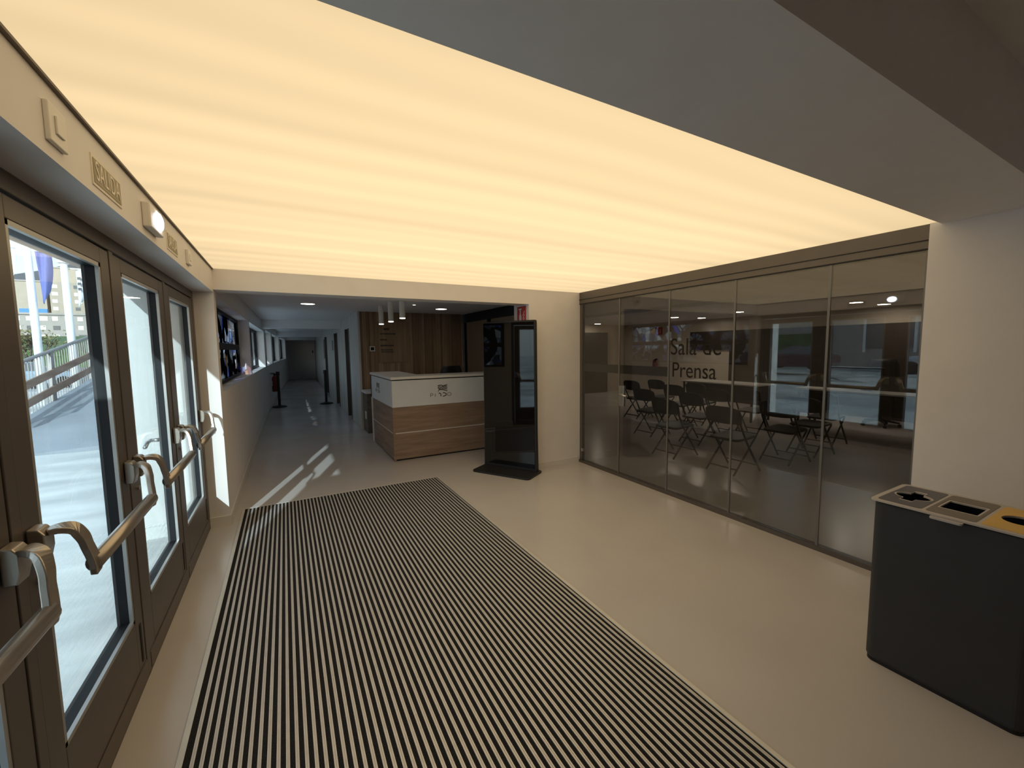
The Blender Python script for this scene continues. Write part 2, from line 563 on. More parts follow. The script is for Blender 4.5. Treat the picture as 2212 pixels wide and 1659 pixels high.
struct('ceiling', box(XH, XG, 0.957, YB, 2.30, 2.75), 'ceil', 'slab above the lit ceiling membrane', 'ceiling')
lb = thing('ceiling_light', 'huge warm backlit stretch ceiling panel glowing over the lobby', 'ceiling light', (1.47, 2.65, CZ))
MB().box(XH + 0.012, XG, 0.957, YB, CZ, CZ + 0.02).build('diffuser', 'lightbox', None)
o = bpy.data.objects['diffuser']
o.parent = lb
o.matrix_parent_inverse = Matrix.Translation(-Vector(lb.location))
MB().box(XH, XH + 0.012, 0.957, YB, CZ - 0.008, CZ + 0.02).build('shadow_gap_trim', 'cabwood', lb)  # dark brown strip colour stands in for the shadow gap here

# skirting boards
struct('baseboard_pier', MB().box(2.66, XG - 0.03, YB - 0.014, YB, 0, 0.075), 'skirt', 'white skirting board on the pier beside the kiosk', 'skirting')
struct('baseboard_door_end', MB().box(XD, XH + 0.012, YB - 0.014, YB, 0, 0.09), 'skirt', 'white skirting at the foot of the sunlit pier', 'skirting')
struct('baseboard_right', box(3.406, 3.42, -3.2, 1.0, 0, 0.075), 'skirt', 'white skirting board behind the bin', 'skirting')

# corridor and reception shell
def xl(y):
    return XH + 0.00155 * (y - YB) ** 2
def xr(y):
    return 1.27 + 0.00072 * (y - 8.4) ** 2

WIN = [(4.50, 7.95, 1.18, 2.04), (8.10, 11.85, 1.17, 2.04), (12.45, 14.75, 1.17, 2.10), (15.2, 18.9, 1.17, 2.10), (19.5, 23.4, 1.17, 2.10)]
TH = 0.23
ybr = sorted(set([4.47] + [v for w_ in WIN for v in w_[:2]] + [26.0]))
wl = MB()
for y0, y1 in zip(ybr[:-1], ybr[1:]):
    win = next((w_ for w_ in WIN if w_[0] <= y0 + 0.01 and y1 <= w_[1] + 0.01), None)
    n = max(1, int((y1 - y0) / 0.6))
    for i in range(n):
        a = y0 + (y1 - y0) * i / n
        b = y0 + (y1 - y0) * (i + 1) / n
        for z0, z1 in ([(0, win[2]), (win[3], 2.55)] if win else [(0, 2.55)]):
            wl.hexa([(xl(a) - TH, a, z0), (xl(a), a, z0), (xl(b), b, z0), (xl(b) - TH, b, z0),
                     (xl(a) - TH, a, z1), (xl(a), a, z1), (xl(b), b, z1), (xl(b) - TH, b, z1)])
struct('wall_left', wl, 'wall', 'curved white corridor wall with a row of windows', 'wall')
bl = MB()
for i in range(36):
    a, b = YB + i * 0.6, YB + (i + 1) * 0.6
    bl.hexa([(xl(a), a, 0), (xl(a) + 0.012, a, 0), (xl(b) + 0.012, b, 0), (xl(b), b, 0),
             (xl(a), a, 0.085), (xl(a) + 0.012, a, 0.085), (xl(b) + 0.012, b, 0.085), (xl(b), b, 0.085)])
struct('baseboard_left', bl, 'skirt', 'white skirting along the curved corridor wall', 'skirting')

struct('ceiling_corridor', box(-0.9, 3.44, 4.60, 26.2, 2.285, 2.55), 'ceil', 'grey ceiling over reception and corridor', 'ceiling')
struct('wall_end', box(-0.9, 2.2, 25.4, 25.6, 0, 2.4), 'wall', 'blank wall closing the far end of the corridor', 'wall')
for i, (y0, y1, z) in enumerate(((11.25, 11.65, 2.085), (17.9, 18.3, 2.085), (23.6, 24.0, 2.085))):
    struct('trim_%d' % (5 + i), MB().box(xl(y0) - 0.05, xr(y0) + 0.05, y0, y1, z, 2.4), 'wall',
           ('nearest', 'second', 'third and farthest')[i] + ' white beam across the corridor ceiling', 'beam')

# corridor right wall with three door openings
DOORS_R = [(9.75, 10.42), (12.1, 12.95), (15.6, 16.5)]
wr = MB()
yb2 = [8.4]
for d in DOORS_R:
    yb2 += list(d)
yb2.append(25.4)
for k in range(len(yb2) - 1):
    a0, b0 = yb2[k], yb2[k + 1]
    n = max(1, int((b0 - a0) / 1.2))
    for i in range(n):
        a, b = a0 + (b0 - a0) * i / n, a0 + (b0 - a0) * (i + 1) / n
        z0 = 2.03 if k % 2 else 0
        wr.hexa([(xr(a), a, z0), (xr(a) + 0.16, a, z0), (xr(b) + 0.16, b, z0), (xr(b), b, z0),
                 (xr(a), a, 2.4), (xr(a) + 0.16, a, 2.4), (xr(b) + 0.16, b, 2.4), (xr(b), b, 2.4)])
struct('wall_right_corridor', wr, 'linoak', 'pale corridor wall with dark doors opposite the windows', 'wall')
for i, (a, b) in enumerate(DOORS_R):
    x = xr((a + b) / 2)
    d = thing('door_%d' % (6 + i), ('dark door in the corridor nearest the wood wall', 'dark corridor door behind the right stanchion', 'farthest dark door along the corridor')[i], 'door', (x + 0.09, (a + b) / 2, 0), kind='structure')
    MB().box(x + 0.07, x + 0.11, a, b, 0.005, 2.03).build('leaf', 'doordark', d)
    MB().box(x - 0.012, x + 0.07, a - 0.0, a + 0.05, 0, 2.03).box(x - 0.012, x + 0.07, b - 0.05, b, 0, 2.03).build('jamb', 'frame', d)
    h = MB().cyl((x + 0.07, a + 0.13, 1.0), (x + 0.02, a + 0.13, 1.0), 0.012).cyl((x + 0.02, a + 0.13, 1.0), (x + 0.02, a + 0.24, 1.0), 0.01)
    h.build('door_handle', 'steel', d, smooth=True)

# windows of the corridor
for i, (y0, y1, z0, z1) in enumerate(WIN[1:]):
    t = thing('window_%d' % (i + 1), ('nearest plain window of the corridor, past the stained glass', 'second plain corridor window, above the extinguisher', 'third plain corridor window', 'last plain corridor window before the end wall')[i], 'window', (xl(y0) - TH + 0.03, (y0 + y1) / 2, z0), kind='structure')
    fr = MB()
    gl = MB()
    nn = 3 if i < 2 else 2
    for k in range(nn):
        a, b = y0 + (y1 - y0) * k / nn, y0 + (y1 - y0) * (k + 1) / nn
        xa, xb = xl(a) - TH + 0.02, xl(b) - TH + 0.02
        def seg(p, q, c0, c1):
            pa, pb = xa + (xb - xa) * (p - a) / (b - a), xa + (xb - xa) * (q - a) / (b - a)
            fr.hexa([(pa, p, c0), (pa + 0.05, p, c0), (pb + 0.05, q, c0), (pb, q, c0), (pa, p, c1), (pa + 0.05, p, c1), (pb + 0.05, q, c1), (pb, q, c1)])
        seg(a, a + 0.05, z0, z1)
        seg(b - 0.05, b, z0, z1)
        seg(a + 0.05, b - 0.05, z0, z0 + 0.05)
        seg(a + 0.05, b - 0.05, z1 - 0.05, z1)
        gl.hexa([(xa + 0.02, a + 0.05, z0 + 0.05), (xa + 0.026, a + 0.05, z0 + 0.05), (xb + 0.026, b - 0.05, z0 + 0.05), (xb + 0.02, b - 0.05, z0 + 0.05),
                 (xa + 0.02, a + 0.05, z1 - 0.05), (xa + 0.026, a + 0.05, z1 - 0.05), (xb + 0.026, b - 0.05, z1 - 0.05), (xb + 0.02, b - 0.05, z1 - 0.05)])
    f = fr.build('window_frame', 'framedark', t)
    gl.build('glass', 'farglass', t)
    xh = xl(y0 + 1.0) - TH + 0.07
    MB().box(xh, xh + 0.02, y0 + 0.9, y0 + 0.93, z0 + 0.12, z0 + 0.5).build('handle', 'whiteplastic', t)

# stained glass
t = thing('stained_glass_window', 'dark leaded stained glass window beside the sunlit pier', 'window', (0, 0, 0))
MB().box(-0.655, -0.645, 4.56, 7.90, 1.22, 1.575).build('lower_light', 'stained', t)
MB().box(-0.655, -0.645, 4.56, 7.90, 1.655, 2.0).build('upper_light', 'stained', t)
f = MB()
f.box(-0.68, -0.63, 4.50, 4.56, 1.18, 2.04).box(-0.68, -0.63, 7.90, 7.95, 1.18, 2.04)
f.box(-0.68, -0.63, 4.56, 7.90, 1.18, 1.22).box(-0.68, -0.63, 4.56, 7.90, 1.575, 1.655).box(-0.68, -0.63, 4.56, 7.90, 2.0, 2.04)
f.build('frame', 'gap', t)

# ---------------------------------------------------------------- entrance doors
BND = [0.65, 1.57, 2.49, 3.41, 4.33]
fr = MB()
for b in BND:
    fr.box(-0.722, XD, b - 0.024, b + 0.024, 0.0, 2.0)
fr.box(-0.722, XD, 0.62, YB, 2.0, 2.06)
fr.box(-0.722, XD + 0.0, BND[0] + 0.024, YB, 0.0, 0.012)
fr.box(-0.722, XD, 4.354, YB, 0.0, 2.0)
fr.box(-0.722, XD, 0.6, 0.626, 0.0, 2.06)
struct('trim_9', fr, 'frame', 'grey aluminium posts and head framing the glass doors', 'door frame', bevel=0.003)
DL = ['glass door cropped at the bottom left corner', 'nearest fully seen glass door, flags visible through it', 'glass door with an outside lever showing through its pane', 'farthest glass door, next to the sunlit pier']

def push_bar(parent, y0, y1, xb=-0.553, zb=0.90):
    b = MB().tube([(xb, y0 + 0.075, zb), (xb, (y0 + y1) / 2, zb), (xb, y1 - 0.075, zb)], 0.021, 16, 1.0, 1.25)
    bar = b.build('push_bar', 'bar', parent, smooth=True)
    for s, yy in ((1, y0), (-1, y1)):
        br = MB()
        prof = [(XD, 0.965), (XD + 0.028, 0.965), (XD + 0.036, 1.0), (XD + 0.036, 1.045), (XD + 0.024, 1.062), (XD, 1.066)]
        br.prism([(px, yy - 0.028, pz) for px, pz in prof], (0, 0.056, 0))
        br.build('bracket', 'bar', bar, bevel=0.004)
        # S-curved arm: leaves the bracket level, drops and swings inward to the bar
        path = [(XD + 0.03, yy, 1.045), (XD + 0.052, yy + s * 0.012, 1.046), (XD + 0.075, yy + s * 0.03, 1.034), (XD + 0.088, yy + s * 0.047, 1.0),
                (XD + 0.092, yy + s * 0.058, 0.965), (XD + 0.097, yy + s * 0.068, 0.93), (XD + 0.10, yy + s * 0.078, 0.895), (XD + 0.098, yy + s * 0.082, 0.868)]
        hw0 = [0.024, 0.024, 0.025, 0.024, 0.022, 0.023, 0.026, 0.018]
        fine, hw = [], []
        for i in range(len(path) - 1):
            q = [Vector(path[max(0, min(len(path) - 1, i + k_))]) for k_ in (-1, 0, 1, 2)]
            for u in (0, 0.25, 0.5, 0.75):
                fine.append(0.5 * (2 * q[1] + (q[2] - q[0]) * u + (2 * q[0] - 5 * q[1] + 4 * q[2] - q[3]) * u * u + (3 * q[1] - q[0] - 3 * q[2] + q[3]) * u ** 3))
                hw.append(hw0[i] * (1 - u) + hw0[i + 1] * u)
        fine.append(Vector(path[-1]))
        hw.append(hw0[-1])
        path = fine
        a = MB()
        rings = []
        for i, p in enumerate(path):
            p = Vector(p)
            q0, q1 = Vector(path[max(i - 1, 0)]), Vector(path[min(i + 1, len(path) - 1)])
            tt = (q1 - q0).normalized()
            side = Vector((0, 1, 0))
            nrm = tt.cross(side).normalized()
            side = nrm.cross(tt).normalized()
            wv, tv = hw[i], 0.009
            rings.append([p + side * wv + nrm * tv, p - side * wv + nrm * tv, p - side * wv - nrm * tv, p + side * wv - nrm * tv])
        a.loft(rings)
        a.build('arm', 'bar', bar, bevel=0.003)
    return bar

for k in range(4):
    y0, y1 = BND[k] + 0.028, BND[k + 1] - 0.028
    d = thing('door_%d' % (k + 1), DL[k], 'door', (-0.70, (y0 + y1) / 2, 0), kind='structure')
    sw = 0.095
    lf = MB()
    lf.box(-0.708, -0.653, y0, y0 + sw, 0.014, 1.992).box(-0.708, -0.653, y1 - sw, y1, 0.014, 1.992)
    lf.box(-0.708, -0.653, y0 + sw, y1 - sw, 1.925, 1.992)
    lf.box(-0.708, -0.653, y0 + sw, y1 - sw, 0.10, 0.335)
    lf.build('leaf_frame', 'frame', d, bevel=0.003)
    MB().box(-0.706, -0.648, y0 + 0.0, y1 - 0.0, 0.014, 0.095).build('bottom_rail', 'frame', d, bevel=0.003)
    MB().box(-0.66, -0.6505, y1 - 0.055, y1 - 0.035, 0.12, 0.30).build('bolt_recess', 'gap', d)
    ya, yb_, za, zb = y0 + sw, y1 - sw, 0.335, 1.925
    g = MB()
    for (a, b, c0, c1) in ((ya, ya + 0.014, za, zb), (yb_ - 0.014, yb_, za, zb), (ya, yb_, za, za + 0.014), (ya, yb_, zb - 0.014, zb)):
        g.box(-0.710, -0.668, a, b, c0, c1)
    g.build('gasket', 'framedark', d)
    g = MB()
    for (a, b, c0, c1) in ((ya, ya + 0.016, za, zb), (yb_ - 0.016, yb_, za, zb), (ya, yb_, za, za + 0.016), (ya, yb_, zb - 0.016, zb)):
        g.box(-0.668, -0.655, a, b, c0, c1)
    g.build('glazing_bead', 'bead', d)
    MB().box(-0.692, -0.684, ya + 0.01, yb_ - 0.01, za + 0.01, zb - 0.01).build('glass', 'doorglass', d)
    push_bar(d, y0 + 0.035, y1 - 0.035)
    lk = MB().cyl((XD - 0.004, y0 + 0.045, 0.905), (XD + 0.006, y0 + 0.045, 0.905), 0.012, 14)
    lk.build('lock_cylinder', 'steel', d, smooth=False)
    if k == 2:
        h = MB().cyl((-0.708, y1 - 0.05, 1.0), (-0.765, y1 - 0.05, 1.0), 0.012).tube([(-0.765, y1 - 0.05, 1.0), (-0.765, y1 - 0.12, 1.0), (-0.76, y1 - 0.2, 0.985)], 0.011)
        h.build('outside_handle', 'steel', d, smooth=True)

# ---------------------------------------------------------------- fittings on the lintel
def lintel_item(name, label, cat, y, z, group=None):
    return thing(name, label, cat, (XH, y, z), 0, group)
t = lintel_item('wall_switch', 'cream square switch plate on the lintel left of the first exit sign', 'switch', 1.586, 2.148)
MB().box(XH, XH + 0.012, 1.537, 1.637, 2.098, 2.198).build('plate', 'whiteplastic', t, bevel=0.003)
MB().box(XH + 0.012, XH + 0.017, 1.566, 1.61, 2.125, 2.172).build('rocker', 'whiteplastic', t, bevel=0.002)
RX = rot_axes((0, 1, 0), (0, 0, 1), (1, 0, 0))
for y0, y1, z0, z1, lab in ((1.832, 2.10, 2.088, 2.185, 'larger looking faded exit sign reading SALIDA beside the square switch'), (2.79, 3.025, 2.09, 2.185, 'faded exit sign reading SALIDA past the emergency lamp')):
    t = lintel_item('exit_sign', lab, 'sign', (y0 + y1) / 2, (z0 + z1) / 2, 'exit signs on the lintel')
    MB().box(XH, XH + 0.003, y0, y1, z0, z1).build('plate', 'signpale', t)
    MB().box(XH + 0.003, XH + 0.0045, y0 + 0.01, y1 - 0.01, z0 + 0.01, z1 - 0.01).build('field', 'signtan', t)
    text_mesh('lettering', 'SALIDA', 0.088, 'signpale', t, (0.0052, 0, 0), RX, 0.78 * (y1 - y0) / 0.268, 0.0006)
t = lintel_item('emergency_light', 'white emergency lamp glowing on the lintel between two exit signs', 'emergency light', 2.47, 2.15)
MB().box(XH, XH + 0.03, 2.366, 2.58, 2.095, 2.202).build('housing', 'whiteplastic', t, bevel=0.006)
lens = MB()
lens.loft([[(XH + dx, 2.50 + 0.055 * s * math.cos(2 * PI * k / 20), 2.15 + 0.04 * s * math.sin(2 * PI * k / 20)) for k in range(20)] for dx, s in ((0.028, 1.0), (0.038, 0.92), (0.043, 0.6))])
lens.build('lens', 'lampcool', t, smooth=True)
t = lintel_item('sensor_box', 'small cream box on the lintel at the far end near the beam', 'sensor', 3.315, 2.145)
MB().box(XH, XH + 0.016, 3.272, 3.36, 2.10, 2.19).build('plate', 'whiteplastic', t, bevel=0.003)
MB().box(XH + 0.016, XH + 0.019, 3.30, 3.335, 2.125, 2.165).build('rocker', 'whiteplastic', t, bevel=0.001)

# ---------------------------------------------------------------- entrance mat
mx0, mx1, my0, my1 = -0.44, 1.556, -0.35, 4.735
t = thing('entrance_mat', 'large striped aluminium and carpet entrance mat set in the floor', 'mat', ((mx0 + mx1) / 2, (my0 + my1) / 2, 0))
f = MB()
f.box(mx0, mx0 + 0.022, my0, my1, 0.0, 0.007).box(mx1 - 0.022, mx1, my0, my1, 0.0, 0.007)
f.box(mx0 + 0.022, mx1 - 0.022, my0, my0 + 0.022, 0.0, 0.007).box(mx0 + 0.022, mx1 - 0.022, my1 - 0.022, my1, 0.0, 0.007)
f.build('frame', 'trimlight', t)
MB().box(mx0 + 0.022, mx1 - 0.022, my0 + 0.022, my1 - 0.022, 0.0, 0.0035).build('carpet', 'carpet', t)
rl = MB()
N = 61
for i in range(N):
    x = mx0 + 0.03 + (i + 0.72) * (mx1 - mx0 - 0.06) / N
    rl.box(x - 0.0068, x - 0.0012, my0 + 0.022, my1 - 0.022, 0.0035, 0.0062)
    rl.box(x + 0.0012, x + 0.0068, my0 + 0.022, my1 - 0.022, 0.0035, 0.0062)
    rl.box(x - 0.0012, x + 0.0012, my0 + 0.022, my1 - 0.022, 0.0035, 0.0042)
rl.build('aluminium_slats', 'alu', t)

# ---------------------------------------------------------------- reception desk
DX0, DX1, DY0, DY1 = 1.255, 2.92, 5.68, 7.25
t = thing('reception_desk', 'L-shaped reception desk, white above and wood below, with emblem', 'desk', ((DX0 + DX1) / 2, (DY0 + DY1) / 2, 0))
c = MB()
L = [(DX0 - 0.01, DY0 - 0.01), (DX1, DY0 - 0.01), (DX1, DY0 + 0.42), (DX0 + 0.47, DY0 + 0.42), (DX0 + 0.47, DY1), (DX0 - 0.01, DY1)]
c.prism([(x, y, 1.138) for x, y in L], (0, 0, 0.036))
c.build('countertop', 'table', t, bevel=0.003)
c = MB()
c.box(DX0 + 0.03, DX1 - 0.03, DY0 + 0.03, DY0 + 0.06, 1.12, 1.138).box(DX0 + 0.03, DX0 + 0.06, DY0 + 0.06, DY1 - 0.02, 1.12, 1.138)
c.build('shadow_gap', 'gap', t)
c = MB()
c.box(DX0 + 0.03, DX1, DY0, DY0 + 0.03, 0.755, 1.122)
c.build('front_fascia', 'white', t, bevel=0.002)
MB().box(DX0, DX0 + 0.03, DY0, DY1, 0.755, 1.122).build('side_fascia', 'white', t, bevel=0.002)
c = MB()
c.box(DX0 + 0.03, DX1, DY0 + 0.004, DY0 + 0.034, 0.397, 0.752).box(DX0 + 0.03, DX1, DY0 + 0.004, DY0 + 0.034, 0.025, 0.389)
c.build('front_panel', 'deskwood', t, bevel=0.002)
MB().box(DX0 + 0.03, DX1, DY0 + 0.001, DY0 + 0.02, 0.387, 0.399).build('front_inlay', 'trimlight', t)
c = MB()
c.box(DX0 + 0.004, DX0 + 0.03, DY0 + 0.03, DY1 - 0.12, 0.397, 0.752).box(DX0 + 0.004, DX0 + 0.03, DY0 + 0.03, DY1 - 0.12, 0.025, 0.389)
c.build('side_panel', 'deskwood', t, bevel=0.002)
MB().box(DX0 + 0.001, DX0 + 0.02, DY0 + 0.03, DY1 - 0.12, 0.387, 0.399).build('side_inlay', 'trimlight', t)
MB().box(DX0, DX0 + 0.03, DY0, DY0 + 0.03, 0.0, 0.755).build('corner_post', 'deskwood', t)
MB().box(DX0, DX0 + 0.45, DY1 - 0.06, DY1, 0.0, 1.12).build('end_panel', 'white', t)
MB().box(DX0 + 0.05, DX1 - 0.02, DY0 + 0.05, DY0 + 0.09, 0.0, 0.03).box(DX0 + 0.05, DX0 + 0.09, DY0 + 0.09, DY1 - 0.1, 0.0, 0.03).build('plinth', 'gap', t)
MB().box(DX0 + 0.04, DX1, DY0 + 0.06, DY0 + 0.8, 0.72, 0.745).build('work_surface', 'white', t)

def ribbon(mb, pts, w0, n=14, normal=(0, -1, 0), th=0.002):
    """flat stroke of varying width along a 2-D polyline given as (u, v, width factor), mapped by caller"""
    P = pts
    left, right = [], []
    for i in range(len(P)):
        a, b = P[max(i - 1, 0)], P[min(i + 1, len(P) - 1)]
        du, dv = b[0] - a[0], b[1] - a[1]
        l = math.hypot(du, dv) or 1
        wd = w0 * P[i][2] / 2
        left.append((P[i][0] - dv / l * wd, P[i][1] + du / l * wd))
        right.append((P[i][0] + dv / l * wd, P[i][1] - du / l * wd))
    return left, right

def strokes(name, mat, parent, curves, w0, origin, ux, uz, nrm, th=0.002):
    mb = MB()
    O, U, V, Nn = Vector(origin), Vector(ux), Vector(uz), Vector(nrm)
    for pts in curves:
        l, r = ribbon(mb, pts, w0)
        rings = []
        for a, b in zip(l, r):
            pa, pb = O + U * a[0] + V * a[1], O + U * b[0] + V * b[1]
            rings.append([pa, pb, pb + Nn * th, pa + Nn * th])
        mb.loft(rings)
    return mb.build(name, mat, parent)

def bez(p0, p1, p2, n=12, taper=(0.4, 1.0, 0.6)):
    out = []
    for i in range(n + 1):
        s = i / n
        u = (1 - s) ** 2 * p0[0] + 2 * s * (1 - s) * p1[0] + s * s * p2[0]
        v = (1 - s) ** 2 * p0[1] + 2 * s * (1 - s) * p1[1] + s * s * p2[1]
        wv = (1 - s) ** 2 * taper[0] + 2 * s * (1 - s) * taper[1] + s * s * taper[2]
        out.append((u, v, wv))
    return out

EMB = [bez((0, 0), (0.045, 0.085), (0.145, 0.10)), bez((0, 0.085), (0.05, 0.105), (0.085, 0.08), taper=(1, 1, 0.5)), bez((0.002, 0.062), (0.02, 0.075), (0.05, 0.072), taper=(1, 1, 0.4)),
       bez((0.002, 0.045), (0.02, 0.055), (0.035, 0.05), taper=(0.8, 1, 0.4)), bez((0.085, 0.085), (0.11, 0.085), (0.145, 0.075), taper=(0.4, 1, 0.7)), bez((0.07, 0.07), (0.10, 0.073), (0.145, 0.052), taper=(0.5, 1.2, 0.6)),
       bez((0.05, 0.045), (0.09, 0.06), (0.145, 0.03), taper=(0.5, 1.4, 0.6)), bez((0.01, 0.025), (0.07, 0.045), (0.145, 0.003), taper=(0.6, 1.6, 0.6))]
def arc(cx, cy, rx, ry, a0, a1, n=16):
    return [(cx + rx * math.cos(a0 + (a1 - a0) * i / n), cy + ry * math.sin(a0 + (a1 - a0) * i / n), 1) for i in range(n + 1)]
LET_DARK = [arc(0.02, 0.028, 0.018, 0.02, PI * 0.75, 0) + [(0.038, 0.0, 1)], arc(0.075, 0.025, 0.045, 0.024, PI * 0.55, -PI * 0.55)]
LET_GREY = [[(-0.115, 0, 1), (-0.115, 0.05, 1)] , arc(-0.105, 0.035, 0.028, 0.014, PI * 0.6, -PI * 0.6), [(-0.045, 0, 1), (-0.045, 0.045, 1)], arc(0.165, 0.025, 0.032, 0.022, 0, 2 * PI)]
strokes('emblem', 'ink', t, EMB, 0.013, tuple(Vector((1.905, DY0 - 0.001, 0.935)) - Vector(t.location) + Vector(t.location)), (1, 0, 0), (0, 0, 1), (0, -1, 0))
for lt_ in LET_DARK:
    strokes('letter', 'ink', t, [lt_], 0.011, (1.91, DY0 - 0.001, 0.868), (1, 0, 0), (0, 0, 1), (0, -1, 0))
for lt_ in (LET_GREY[:2], LET_GREY[2:3], LET_GREY[3:]):
    strokes('reflection_pale_letter', 'inkgrey_reflect', t, lt_, 0.009, (1.91, DY0 - 0.001, 0.868), (1, 0, 0), (0, 0, 1), (0, -1, 0))  # reflection that pales these letters is put into their grey
strokes('side_emblem', 'inkgrey_reflect', t, EMB, 0.022, (DX0 - 0.001, 6.75, 0.945), (0, -1.6, 0), (0, 0, 0.9), (-1, 0, 0))
for lt_ in (LET_DARK[:1], LET_DARK[1:], LET_GREY[:2], LET_GREY[2:3], LET_GREY[3:]):
    strokes('side_letter', 'inkgrey_reflect', t, lt_, 0.012, (DX0 - 0.001, 6.70, 0.885), (0, -1, 0), (0, 0, 0.9), (-1, 0, 0))

# ---------------------------------------------------------------- wood wall behind reception
wm = MB()
x = 1.29
while x < 3.40:
    wd = random.choice((0.035, 0.05, 0.05, 0.065, 0.09))
    dp = random.choice((0.0, 0.008, 0.016))
    wm.mi = random.choice((0, 0, 1, 1, 2))
    wm.box(x, min(x + wd, 3.41) - 0.002, 8.39 - dp, 8.47, 0.0, 2.285)
    x += wd
struct('wall_back', wm, ['slat1', 'slat2', 'slat3'], 'brown wood wall of vertical slats behind the reception desk', 'wall')
struct('trim_10', MB().box(1.255, 1.29, 8.36, 8.50, 0, 2.285), 'linoak', 'pale end post where the wood wall meets the corridor', 'post')
t = thing('directory_panel', 'smooth brown directory panel with dark lines of lettering on the wood wall', 'sign', (1.92, 8.365, 1.3))
MB().box(1.62, 2.22, 8.352, 8.372, 1.30, 2.10).build('board', 'slat1', t)
random.seed(3)
for z, x0, x1, h in ((1.955, 1.73, 1.83, 0.05), (1.86, 1.66, 1.95, 0.028), (1.745, 1.66, 1.79, 0.032), (1.63, 1.66, 1.90, 0.032), (1.545, 1.67, 1.87, 0.025), (1.505, 1.67, 1.91, 0.025)):
    xx = x0
    lt = MB()
    while xx < x1:
        wd = random.uniform(0.012, 0.024)
        lt.box(xx, xx + wd, 8.35, 8.353, z - h * random.uniform(0.35, 0.5), z + h * random.uniform(0.3, 0.5))
        xx += wd + 0.005
    lt.build('lettering_line', 'ink', t)
t = thing('thermostat', 'small square thermostat with white rim on the wood wall', 'thermostat', (1.50, 8.37, 1.57))
MB().box(1.455, 1.555, 8.352, 8.372, 1.52, 1.62).build('rim', 'whiteplastic', t, bevel=0.003)
MB().box(1.474, 1.536, 8.349, 8.353, 1.54, 1.60).build('display', 'blackgloss', t)
t = thing('side_counter', 'low dark counter with white top against the wood wall', 'counter', (1.65, 8.1, 0))
MB().box(1.265, 2.6, 7.85, 8.37, 0.745, 0.785).build('top', 'white', t, bevel=0.003)
MB().box(1.29, 2.6, 7.9, 8.37, 0.0, 0.745).build('carcass', 'cabwood', t)
MB().box(1.278, 1.29, 8.0, 8.1, 0.26, 0.40).build('socket_plate', 'whiteplastic', t, bevel=0.002)

# lamps over reception
def downlight(label, x, y, z, r, group, lamp='lampwhite'):
    d = thing('ceiling_downlight', label, 'downlight', (x, y, z), 0, group)
    MB().cyl((x, y, z - 0.012), (x, y, z - 0.006), r * 0.86, 28).build('diffuser', lamp, d)
    ring = MB()
    ring.loft([[(x + a * math.cos(2 * PI * k / 28), y + a * math.sin(2 * PI * k / 28), zz) for k in range(28)] for a, zz in ((r, z), (r, z - 0.014), (r * 0.87, z - 0.014), (r * 0.87, z))], caps=False)
    ring.build('trim_ring', 'whiteplastic', d, smooth=False)
    return d
DLG = 'round downlights over reception and corridor'
downlight('round lit downlight in the corridor ceiling, left of the hanging spots', 0.36, 7.2, 2.285, 0.115, DLG)
downlight('round lit downlight in front of the wood wall', 2.55, 7.28, 2.285, 0.115, DLG)
d = downlight('tiny bright spotlight right of the hanging cylinder lamps', 1.90, 6.74, 2.285, 0.03, DLG)
for (x, y), lab in zip(((1.46, 7.2), (1.47, 6.53), (1.46, 5.78)), ('farthest of the three white cylinder lamps above the desk', 'middle white cylinder lamp of the three above the desk', 'nearest of the three white cylinder lamps above the desk')):
    p = thing('cylinder_lamp', lab, 'hanging lamp', (x, y, 2.285), 0, 'white cylinder lamps above the desk')
    MB().cyl((x, y, 1.985), (x, y, 2.285), 0.04, 24).build('body', 'whiteplastic', p, smooth=False)
    MB().cyl((x, y, 1.975), (x, y, 1.986), 0.037, 24).build('lens', 'lampwhite', p)

# black office chair behind desk
def office_chair(x, y, rz, label, top=1.22):
    o = thing('office_chair', label, 'chair', (x, y, 0), rz)
    k = top - 0.58
    b = MB()
    rings = []
    for i in range(9):
        s = i / 8
        z = 0.58 + k * s
        hw = 0.23 * (1 - 0.25 * (2 * s - 1) ** 4)
        cv = 0.03 * math.sin(PI * s)
        rings.append([(-hw, 0.24 + cv + 0.03, z), (0, 0.24 + cv + 0.06, z), (hw, 0.24 + cv + 0.03, z), (hw, 0.20 + cv + 0.03, z), (0, 0.20 + cv + 0.05, z), (-hw, 0.20 + cv + 0.03, z)])
    b.loft(rings)
    b.build('backrest', 'black', o, local=True, smooth=True)
    MB().box(-0.24, 0.24, -0.24, 0.24, 0.44, 0.52).build('seat', 'black', o, local=True, bevel=0.03, seg=3)
    for s in (-1, 1):
        MB().box(s * 0.29 - 0.03, s * 0.29 + 0.03, -0.12, 0.16, 0.66, 0.69).box(s * 0.29 - 0.015, s * 0.29 + 0.015, 0.0, 0.05, 0.46, 0.66).build('armrest', 'black', o, local=True, bevel=0.008)
    MB().cyl((0, 0, 0.1), (0, 0, 0.44), 0.03, 14).build('gas_column', 'blacksatin', o, local=True)
    st = MB()
    for i in range(5):
        a = 2 * PI * i / 5
        st.tube([(0, 0, 0.12), (0.28 * math.cos(a), 0.28 * math.sin(a), 0.075)], [0.028, 0.016], 8)
    st.build('star_base', 'blacksatin', o, local=True)
    for i in range(5):
        a = 2 * PI * i / 5
        q = (0.28 * math.cos(a), 0.28 * math.sin(a))
        MB().cyl((q[0] - 0.02 * math.sin(a), q[1] + 0.02 * math.cos(a), 0.03), (q[0] + 0.02 * math.sin(a), q[1] - 0.02 * math.cos(a), 0.03), 0.03, 12).build('caster', 'tyre', o, local=True)
    return o
office_chair(2.86, 7.35, 0.1, 'black office chair behind the reception desk')

